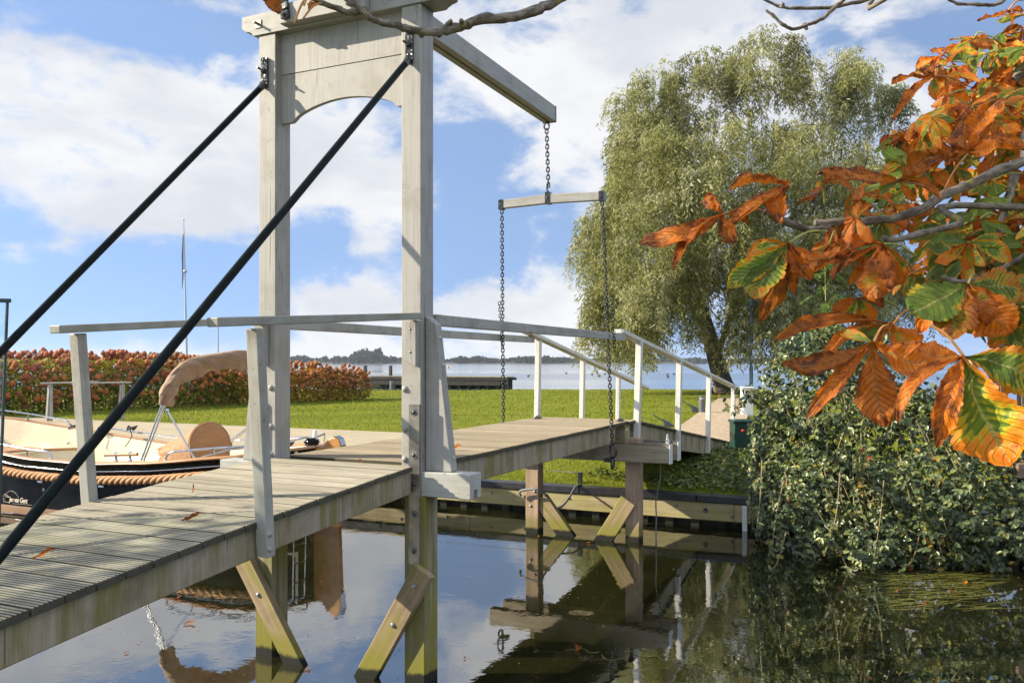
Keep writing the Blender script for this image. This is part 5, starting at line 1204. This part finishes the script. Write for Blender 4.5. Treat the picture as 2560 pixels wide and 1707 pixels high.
# ---------------------------------------------------------------- things on and beyond the lawn
t=thing('flagpole','tall thin pale flagpole with a furled pennant beyond the hedge','flagpole',atd(466,960,62)); d=62
b=MB(); b.tube([atd(470,985,d),atd(466,860,d),atd(463,735,d),atd(461,620,d),atd(459,552,d)],[.09,.085,.07,.05,.03],8); b.build('pole',MT['palemetal'],t,smooth=60)
b=MB(); b.lathe(atd(459,551,d),[(.0001,0),(.07,.03),(.07,.08),(.0001,.12)],8); b.build('finial',MT['palemetal'],t,smooth=60)
b=MB(); b.tube([atd(458,585,d),atd(456,640,d),atd(457,690,d),atd(455,722,d)],[.03,.06,.05,.02],6); b.build('pennant',plain('pennant_cloth',(.05,.06,.08),.8),t,smooth=60)
b=MB(); b.lathe(atd(463,678,d),[(.09,-.12),(.13,-.08),(.13,.06),(.09,.1)],8); b.build('collar',MT['palemetal'],t,smooth=60)
b=MB(); b.tube([atd(545,960,58),atd(545,814,58)],[.055,.045],8); tag(b.build('mast',MT['palemetal'],None,smooth=60),'thin bare grey mast rising behind the folded sloop canopy','mast')
def small_rail(ax0,ax1,label):
    t=thing('garden_handrail',label,'handrail',atz((ax0+ax1)/2,1050,.58),'pair of low handrails behind the sloop'); return t
def railset(px0,px1,py0,py1,postx,lean,d,label):
    t=thing('garden_handrail',label,'handrail',atd(postx,1050,d),'low handrails behind the sloop')
    b=MB(); b.bar(atd(px0,py0,d),atd(px1,py1,d),.11,.045); b.build('top_rail',MT['rail2'],t,.006)
    for k in (0,1):
        b=MB(); a=atd(postx+k*4-2,py0+3,d); e=atd(postx+k*9-8,1052,d+.0); b.bar(e,a,.075,.07,(1,0,0)); b.build('post',MT['white'] if k==0 else MT['rail2'],t,.005)
railset(103,247,958,954,126,4,23.6,'low white handrail with split post before the hedge, left one of the pair')
railset(180,328,958,955.5,306,4,24.4,'low white handrail with split post before the hedge, right one nearer the stay rod')
def bollard(px,py,h,r,label,z=.6):
    p=atz(px,py,z); t=thing('bollard_light',label,'bollard',p,'grey bollard lights on the lawn')
    b=MB(); b.lathe(p,[(r,0),(r,h-.10),(r*.98,h-.10)],16); b.build('body',MT['greypost'],t,smooth=40)
    b=MB(); b.lathe(p,[(r*.8,h-.105),(r*.8,h-.035)],16); b.build('lens',plain('bollard_lens',(.35,.36,.36),.3),t,smooth=40)
    b=MB(); b.lathe(p,[(r,h-.04),(r*1.02,h-.01),(r*.9,h),(.001,h)],16); b.build('cap',MT['greypost'],t,smooth=40)
bollard(980,974,.52,.15,'grey cylindrical bollard light on the lawn near the end of the hedge')
bollard(1755,1035,.58,.105,'nearest grey bollard light beside the path, left of the white ramp post')
bollard(1868,993,.56,.11,'farther grey bollard light beside the path at the foot of the willow')
def cleat(px,py,sz,label):
    p=atz(px,py,.6); t=thing('mooring_cleat',label,'cleat',p,'dark cleats on the lawn')
    ax=V((ST,-CT,0)); b=MB(); up=V((0,0,1)); prof=[(-1.0,.78),(-.93,.82),(-.55,.55),(.15,.30),(.62,-.05),(.70,-.1),(.35,-.1),(-.12,-.1),(-.22,.02),(-.25,.30),(-.60,.52)]
    b.prism([p+ax*(x*sz)+up*((z+.1)*sz) for x,z in prof],V((CT,ST,0))*sz*.45); b.build('horn',plain('cleat_metal',(.10,.115,.13),.4,.4,.2),t,.01)
cleat(1668,1068,.36,'dark grey curved cleat just beyond the top of the far ramp')
cleat(1738,1031,.44,'dark grey curved cleat beside the nearer bollard')
# cabinet, white box, pole
P0=atz(1836,1146,.52); t=thing('utility_cabinet','dark green utility cabinet with a red knob beside the bridge ramp','cabinet',P0); ax=V((ST*.98,-CT*.98,0)); dp=V((CT,ST,0))
b=MB(); b.prism([P0,P0+ax*.50,P0+ax*.50+dp*.35,P0+dp*.35],(0,0,.63)); b.build('body',MT['greenbox'],t,.01)
b=MB(); q=P0-ax*.025-dp*.02+V((0,0,.632)); b.prism([q,q+ax*.55,q+ax*.55+dp*.39,q+dp*.39],(0,0,.055)); b.build('lid',MT['greenbox'],t,.012)
q=P0+ax*.155-dp*.002+V((0,0,.50)); b=MB(); b.lathe(q,[(.026,-.005),(.026,.012),(.018,.022),(.0001,.026)],14,-dp); b.build('knob',MT['red'],t,smooth=50)
P0=atz(1857,1041,.6); t=thing('electric_box','white boxy power pedestal beside the path behind the green cabinet','power box',P0)
b=MB(); b.prism([P0,P0+ax*.33,P0+ax*.33+dp*.3,P0+dp*.3],(0,0,.84)); b.build('body',MT['whitebox'],t,.02,seg=2)
b=MB(); q=P0-ax*.02-dp*.02+V((0,0,.842)); b.prism([q,q+ax*.37,q+ax*.37+dp*.34,q+dp*.34],(0,0,.06)); b.build('lid',MT['whitebox'],t,.015); b=MB(); b.prism([P0+ax*.06-dp*.004+V((0,0,.06)),P0+ax*.31-dp*.004+V((0,0,.06)),P0+ax*.31+V((0,0,.06)),P0+ax*.06+V((0,0,.06))],(0,0,.75)); b.build('door',MT['whitebox'],t,.004)
p=atz(1878,1000,.58); t=thing('lamp_post','slim blue grey lamp post rising behind the white power box','lamp post',p); h=(atd(1878,768,w2cam(p)[1]).z)-p.z
b=MB(); b.tube([p,p+V((0,0,h*.36)),p+V((0,0,h*.37)),p+V((0,0,h))],[.085,.08,.055,.05],12); b.build('post',MT['polepaint'],t,smooth=40)
b=MB(); b.lathe(p+V((0,0,h)),[(.06,0),(.17,.05),(.20,.22),(.22,.25),(.05,.34),(.0001,.36)],14); b.build('lantern',MT['polepaint'],t,smooth=40)
# jetty on the lake
def jetty():
    d0=66; t=thing('lake_jetty','low weathered wooden jetty on the lake behind the lawn','jetty',atd(1150,960,d0))
    A=atd(900,941,74); Bp=atd(1272,944,70); ax=(Bp-A); L=ax.length; ax.normalize(); bk=V((-ax.y,ax.x,0)); bk=bk if bk.dot(V((CT,ST,0)))>0 else -bk
    z=1.0; A.z=Bp.z=z
    b=MB(); n=int(L/.22)
    for i in range(n): p=A+ax*(i*.22); b.prism([p,p+ax*.20,p+ax*.20+bk*2.2,p+bk*2.2],(0,0,.07))
    b.build('planks',MT['girder'],t); b=MB()
    for off in (-.15,.9,2.2): b.bar(A+bk*off-V((0,0,.16)),Bp+bk*off-V((0,0,.16)),.1,.2)
    for off in (-.3,.5,1.5): b.bar(A+bk*off-V((0,0,.50)),Bp-ax*.6+bk*off-V((0,0,.50)),.22,.36)
    b.bar(A+bk*1.0-V((0,0,.62)),Bp+bk*1.0-V((0,0,.62)),.08,.95)
    b.build('beam',MT['sheet'],t)
    for k in range(14):
        s=L*(.20+.8*k/13)-.15; b=MB(); p=A+ax*s; b.bar(p+V((0,0,-2.2)),p+V((0,0,-.08)),.26,.26,(1,0,0)); b.build('pile',MT['sheet'],t)
    for s in (L*.0,L*.18):
        b=MB(); p=A+ax*s+bk*1.0; b.bar(p+V((0,0,-1)),p+V((0,0,.95)),.22,.22,(1,0,0)); b.build('mooring_post',MT['sheet'],t)
jetty()
# water birds
def duck(px,py,label):
    p=atz(px,py,.0); s=.34; ax=V((ST,-CT,0))*random.choice((-1,1)); b=MB()
    b.tube([p-ax*s*.62+V((0,0,.13)),p-ax*s*.35+V((0,0,.09)),p+V((0,0,.08)),p+ax*s*.32+V((0,0,.10)),p+ax*s*.42+V((0,0,.22)),p+ax*s*.5+V((0,0,.32)),p+ax*s*.62+V((0,0,.31)),p+ax*s*.78+V((0,0,.28))],[.02,.11,.14,.10,.05,.065,.045,.015],8); o=b.build('duck',MT['bird'],None,smooth=70); return tag(o,label,'duck','ducks resting on the lake')
for px,py,lb in ((1321,941,'dark duck alone on the lake between the two far ramp posts'),(1416,934,'dark duck on the lake right of the far leaning post'),(1480,937,'dark duck on the lake left of the hanging chain'),(1497,941,'dark duck just below its neighbour left of the hanging chain'),(1512,936,'dark duck on the lake touching the hanging chain'),(1669,937,'dark duck on the lake under the hanging willow tips'),(1670,943,'dark duck, lower one of two under the willow tips'),(1685,936,'dark duck on the lake right of the two under the willow'),(2279,936,'dark duck on the lake above the right of the bramble'),(2268,939,'dark duck on the right lake just left of another'),(2367,945,'dark duck on the lake left of the big chestnut leaf'),(2345,947,'small dark duck lower left of the one by the big chestnut leaf')): duck(px,py,lb)
def goose():
    p=atz(1797,993,.58); ax=V((-ST,CT,0)); S=.72; t=thing('goose','brown and grey goose standing on the lawn at the foot of the willow','goose',p); b=MB(); up=V((0,0,1))
    def q(x,z): return p+ax*(x*S)+up*(z*S)
    m=smooth_pts([q(-.50,.36),q(-.38,.40),q(-.15,.42),q(.08,.45),q(.20,.55),q(.25,.70),q(.28,.82),q(.33,.90),q(.40,.89),q(.49,.86)],3); b.tube(m,list(np.interp(np.linspace(0,1,len(m)),[0,.1,.25,.4,.52,.65,.75,.83,.9,1],[.015,.07,.15,.15,.10,.05,.045,.06,.045,.012])),12); b.build('body',plain('goose_feathers',(.30,.22,.15),.8,0,.35,.2,14),t,smooth=70)
    for sg in (-1,1):
        b=MB(); n=V((CT,ST,0))*sg*.13*S; b.tube([q(.1,.46)+n,q(-.15,.46)+n*1.1,q(-.42,.40)+n*.7,q(-.52,.38)+n*.3],[.04,.075,.045,.01],8,sy=.5); b.build('wing',plain('goose_wing',(.07,.065,.06),.8),t,smooth=70)
        b=MB(); n=V((CT,ST,0))*sg*.06*S; b.tube([q(.0,.32)+n,q(-.02,.16)+n,q(.01,.02)+n],[.035,.017,.014],6); b.tube([q(.0,.015)+n,q(.12,.01)+n],[.02,.03],6,sy=.3); b.build('leg',plain('goose_leg',(.5,.16,.05),.6),t,smooth=70)
    b=MB(); b.tube([q(.42,.895),q(.51,.87)],[.03,.012],8); b.build('bill',plain('goose_bill',(.45,.12,.10),.5),t,smooth=60)
goose()
# far motor boat and buoys
p=atd(794,910,640); p.z=0; ax=V((ST,-CT,0)); t=thing('motor_boat','tiny white motor boat far out on the lake','boat',p); b=MB(); b.prism([p-ax*3.6+V((0,0,.1)),p+ax*3.0+V((0,0,.1)),p+ax*4.0+V((0,0,1.3)),p-ax*3.8+V((0,0,1.0))],V((CT,ST,0))*2.4); b.build('hull',MT['whitebox'],t,.1); b=MB(); b.prism([p-ax*1.8+V((0,0,1.1)),p+ax*1.6+V((0,0,1.15)),p+ax*.8+V((0,0,2.7)),p-ax*1.4+V((0,0,2.7))],V((CT,ST,0))*2.0); b.build('cabin',MT['whitebox'],t,.1)
for px,py,lb in ((761,911,'small orange buoy far out on the lake left of the motor boat'),(1121,912,'small yellow buoy on the lake right of the gantry')):
    p=atd(px,py,330); p.z=0; b=MB(); b.lathe(p,[(.35,-.1),(.42,.25),(.3,.7),(.1,1.0),(.0001,1.05)],12); tag(b.build('buoy',plain('buoy_paint',(.6,.28,.03),.5),None,smooth=50),lb,'buoy')
# wire fence end on the quay
p=atz(1424,1219,.445); p.x=6.75; t=thing('wire_fence','low wire with a turnbuckle tied to a short dark post on the quay','fence',p); b=MB(); b.box(p.x-.03,p.x+.03,p.y-.03,p.y+.03,.43,.62,2); b.build('post',MT['iron'],t,.004); b=MB(); b.tube([p+V((0,0,.165)),p+V((.02,.6,.17)),p+V((.04,3.0,.19))],.004,5); b.tube([p+V((0,.05,.165)),p+V((.0,.22,.166))],.010,6); b.tube([p+V((0,.30,.166)),p+V((.0,.42,.167))],.009,6); b.build('wire',MT['galv'],t,smooth=60)
# green trellis swallowed by the bramble, and its pole
t=thing('picket_fence','small green picket fence standing out of the top of the bramble','fence',atd(1970,900,12.2)); d=12.2
for k in range(6):
    b=MB(); x=1952+k*8.5; b.bar(atd(x,905,d),atd(x,842-k*2.2,d),.030,.02,(CT,ST,0)); b.build('picket',plain('fence_green',(.05,.13,.11),.5),t,.003)
b=MB(); b.bar(atd(1946,868,d+.03),atd(2002,858,d+.03),.02,.05); b.build('rail',bpy.data.materials['fence_green'],t,.003); b=MB(); b.bar(atd(2016,1120,d-1.3),atd(2014,832,d-.9),.05,.05,(CT,ST,0)); b.build('post',bpy.data.materials['fence_green'],t,.003)
# wooden stair railing at the right edge
t=thing('stair_railing','brown wooden stair railing with posts at the right edge behind the chestnut leaves','railing',atd(2500,1000,11.0)); d=11.0
def P(x,y,dd=0): return atd(x,y,d+dd)
b=MB(); b.bar(P(2448,896),P(2532,842),.12,.07); b.build('handrail',MT['brownwood'],t,.006)
b=MB(); b.bar(P(2532,842),P(2660,838),.12,.07); b.build('handrail',MT['brownwood'],t,.006)
for x,w_,y0,y1 in ((2505,.10,1000,868),(2558,.11,1100,838),(2434,.085,1090,895)):
    b=MB(); b.bar(P(x,y1,0),P(x,y0+170,0),w_,w_,(CT,ST,0)); b.build('post',MT['brownwood'] if x>2450 else MT['girder'],t,.006)
t=thing('landing_stage','short brown landing beam on a pale pole over the water at the right edge','landing stage',atd(2560,1400,9.4)); d=9.4
b=MB(); b.bar(P(2525,1174),P(2700,1164),.30,.165); b.build('beam',MT['brownwood'],t,.008)
b=MB(); b.bar(P(2562,1195),P(2562,1475),.085,.085,(CT,ST,0)); b.build('pole',MT['pile_red'],t,.008)
# ---------------------------------------------------------------- tree on the near bank, left of the frame, that shades the ramp
def shade_tree():
    tb=cam2w(-8.6,2.55,.5); t=thing('bank_tree','broad leafed tree on the near bank left of the bridge ramp','tree',tb)
    b=MB(); q=smooth_pts([tb,tb+V((0,0,1.6)),tb+V((.1,0,3.2)),tb+V((.1,.1,5.0)),tb+V((.0,.1,7.4))],4); b.tube(q,list(np.linspace(.22,.04,len(q))),12); b.build('trunk',MT['bark'],t,smooth=70)
    bag=LeafBag(); b=MB()
    for k in range(16):
        a=k*2.4; z=3.9+k*.22; L=rr(1.2,1.9)*(1-.03*k); e=tb+V((math.cos(a)*L,math.sin(a)*L,z+rr(.2,.8))); b.tube(smooth_pts([tb+V((.05,0,z-.6)),(tb+V((0,0,z))+e)/2+V((0,0,.1)),e],3),[.05,.045,.04,.035,.03,.025,.02][:7],6)
        n=160; s=rndsph(n)*(RNG.random((n,1))**.4); C=np.array(e)*1.0-np.array([math.cos(a)*.2,math.sin(a)*.2,0])+s*np.array([1.0,1.25,.70]); P_,q_,g_=leaf_arrays(C,rndsph(n)+np.array([0,0,-.4]),rndsph(n)+np.array([0,0,.8]),RNG.uniform(.12,.20,n),RNG.uniform(.08,.12,n),.15,.15); bag.add(P_,q_,g_)
    b.build('limb',MT['bark'],t,smooth=70); bag.build('crown',MT['hydleaf'],t)
shade_tree()

# bits of leaf and seed drifting on the canal, too many to count
pts=[]
for _ in range(260):
    x,y=random.choice(((rr(60,1000),rr(1400,1700)),(rr(1000,1900),rr(1330,1700)),(rr(1500,2560),rr(1360,1480)),(rr(1800,2560),rr(1420,1600)))); pts.append(atz(x,y,.004))
C=np.array(pts); n_=len(C); P_,q_,g_=leaf_arrays(C,np.stack([RNG.normal(0,1,n_),RNG.normal(0,1,n_),np.zeros(n_)],1),np.tile(np.array([[0,0,1.0]]),(n_,1)),RNG.uniform(.008,.028,n_),RNG.uniform(.006,.016,n_),.05,0,.42)
stuff(npmesh('floating_debris',P_,q_,g_,leafmat('debris',[(0,(.05,.04,.02)),(.6,(.22,.16,.06)),(1,(.42,.30,.12))],.1,.7,.2)),'tiny bits of leaf drifting on the canal','debris')
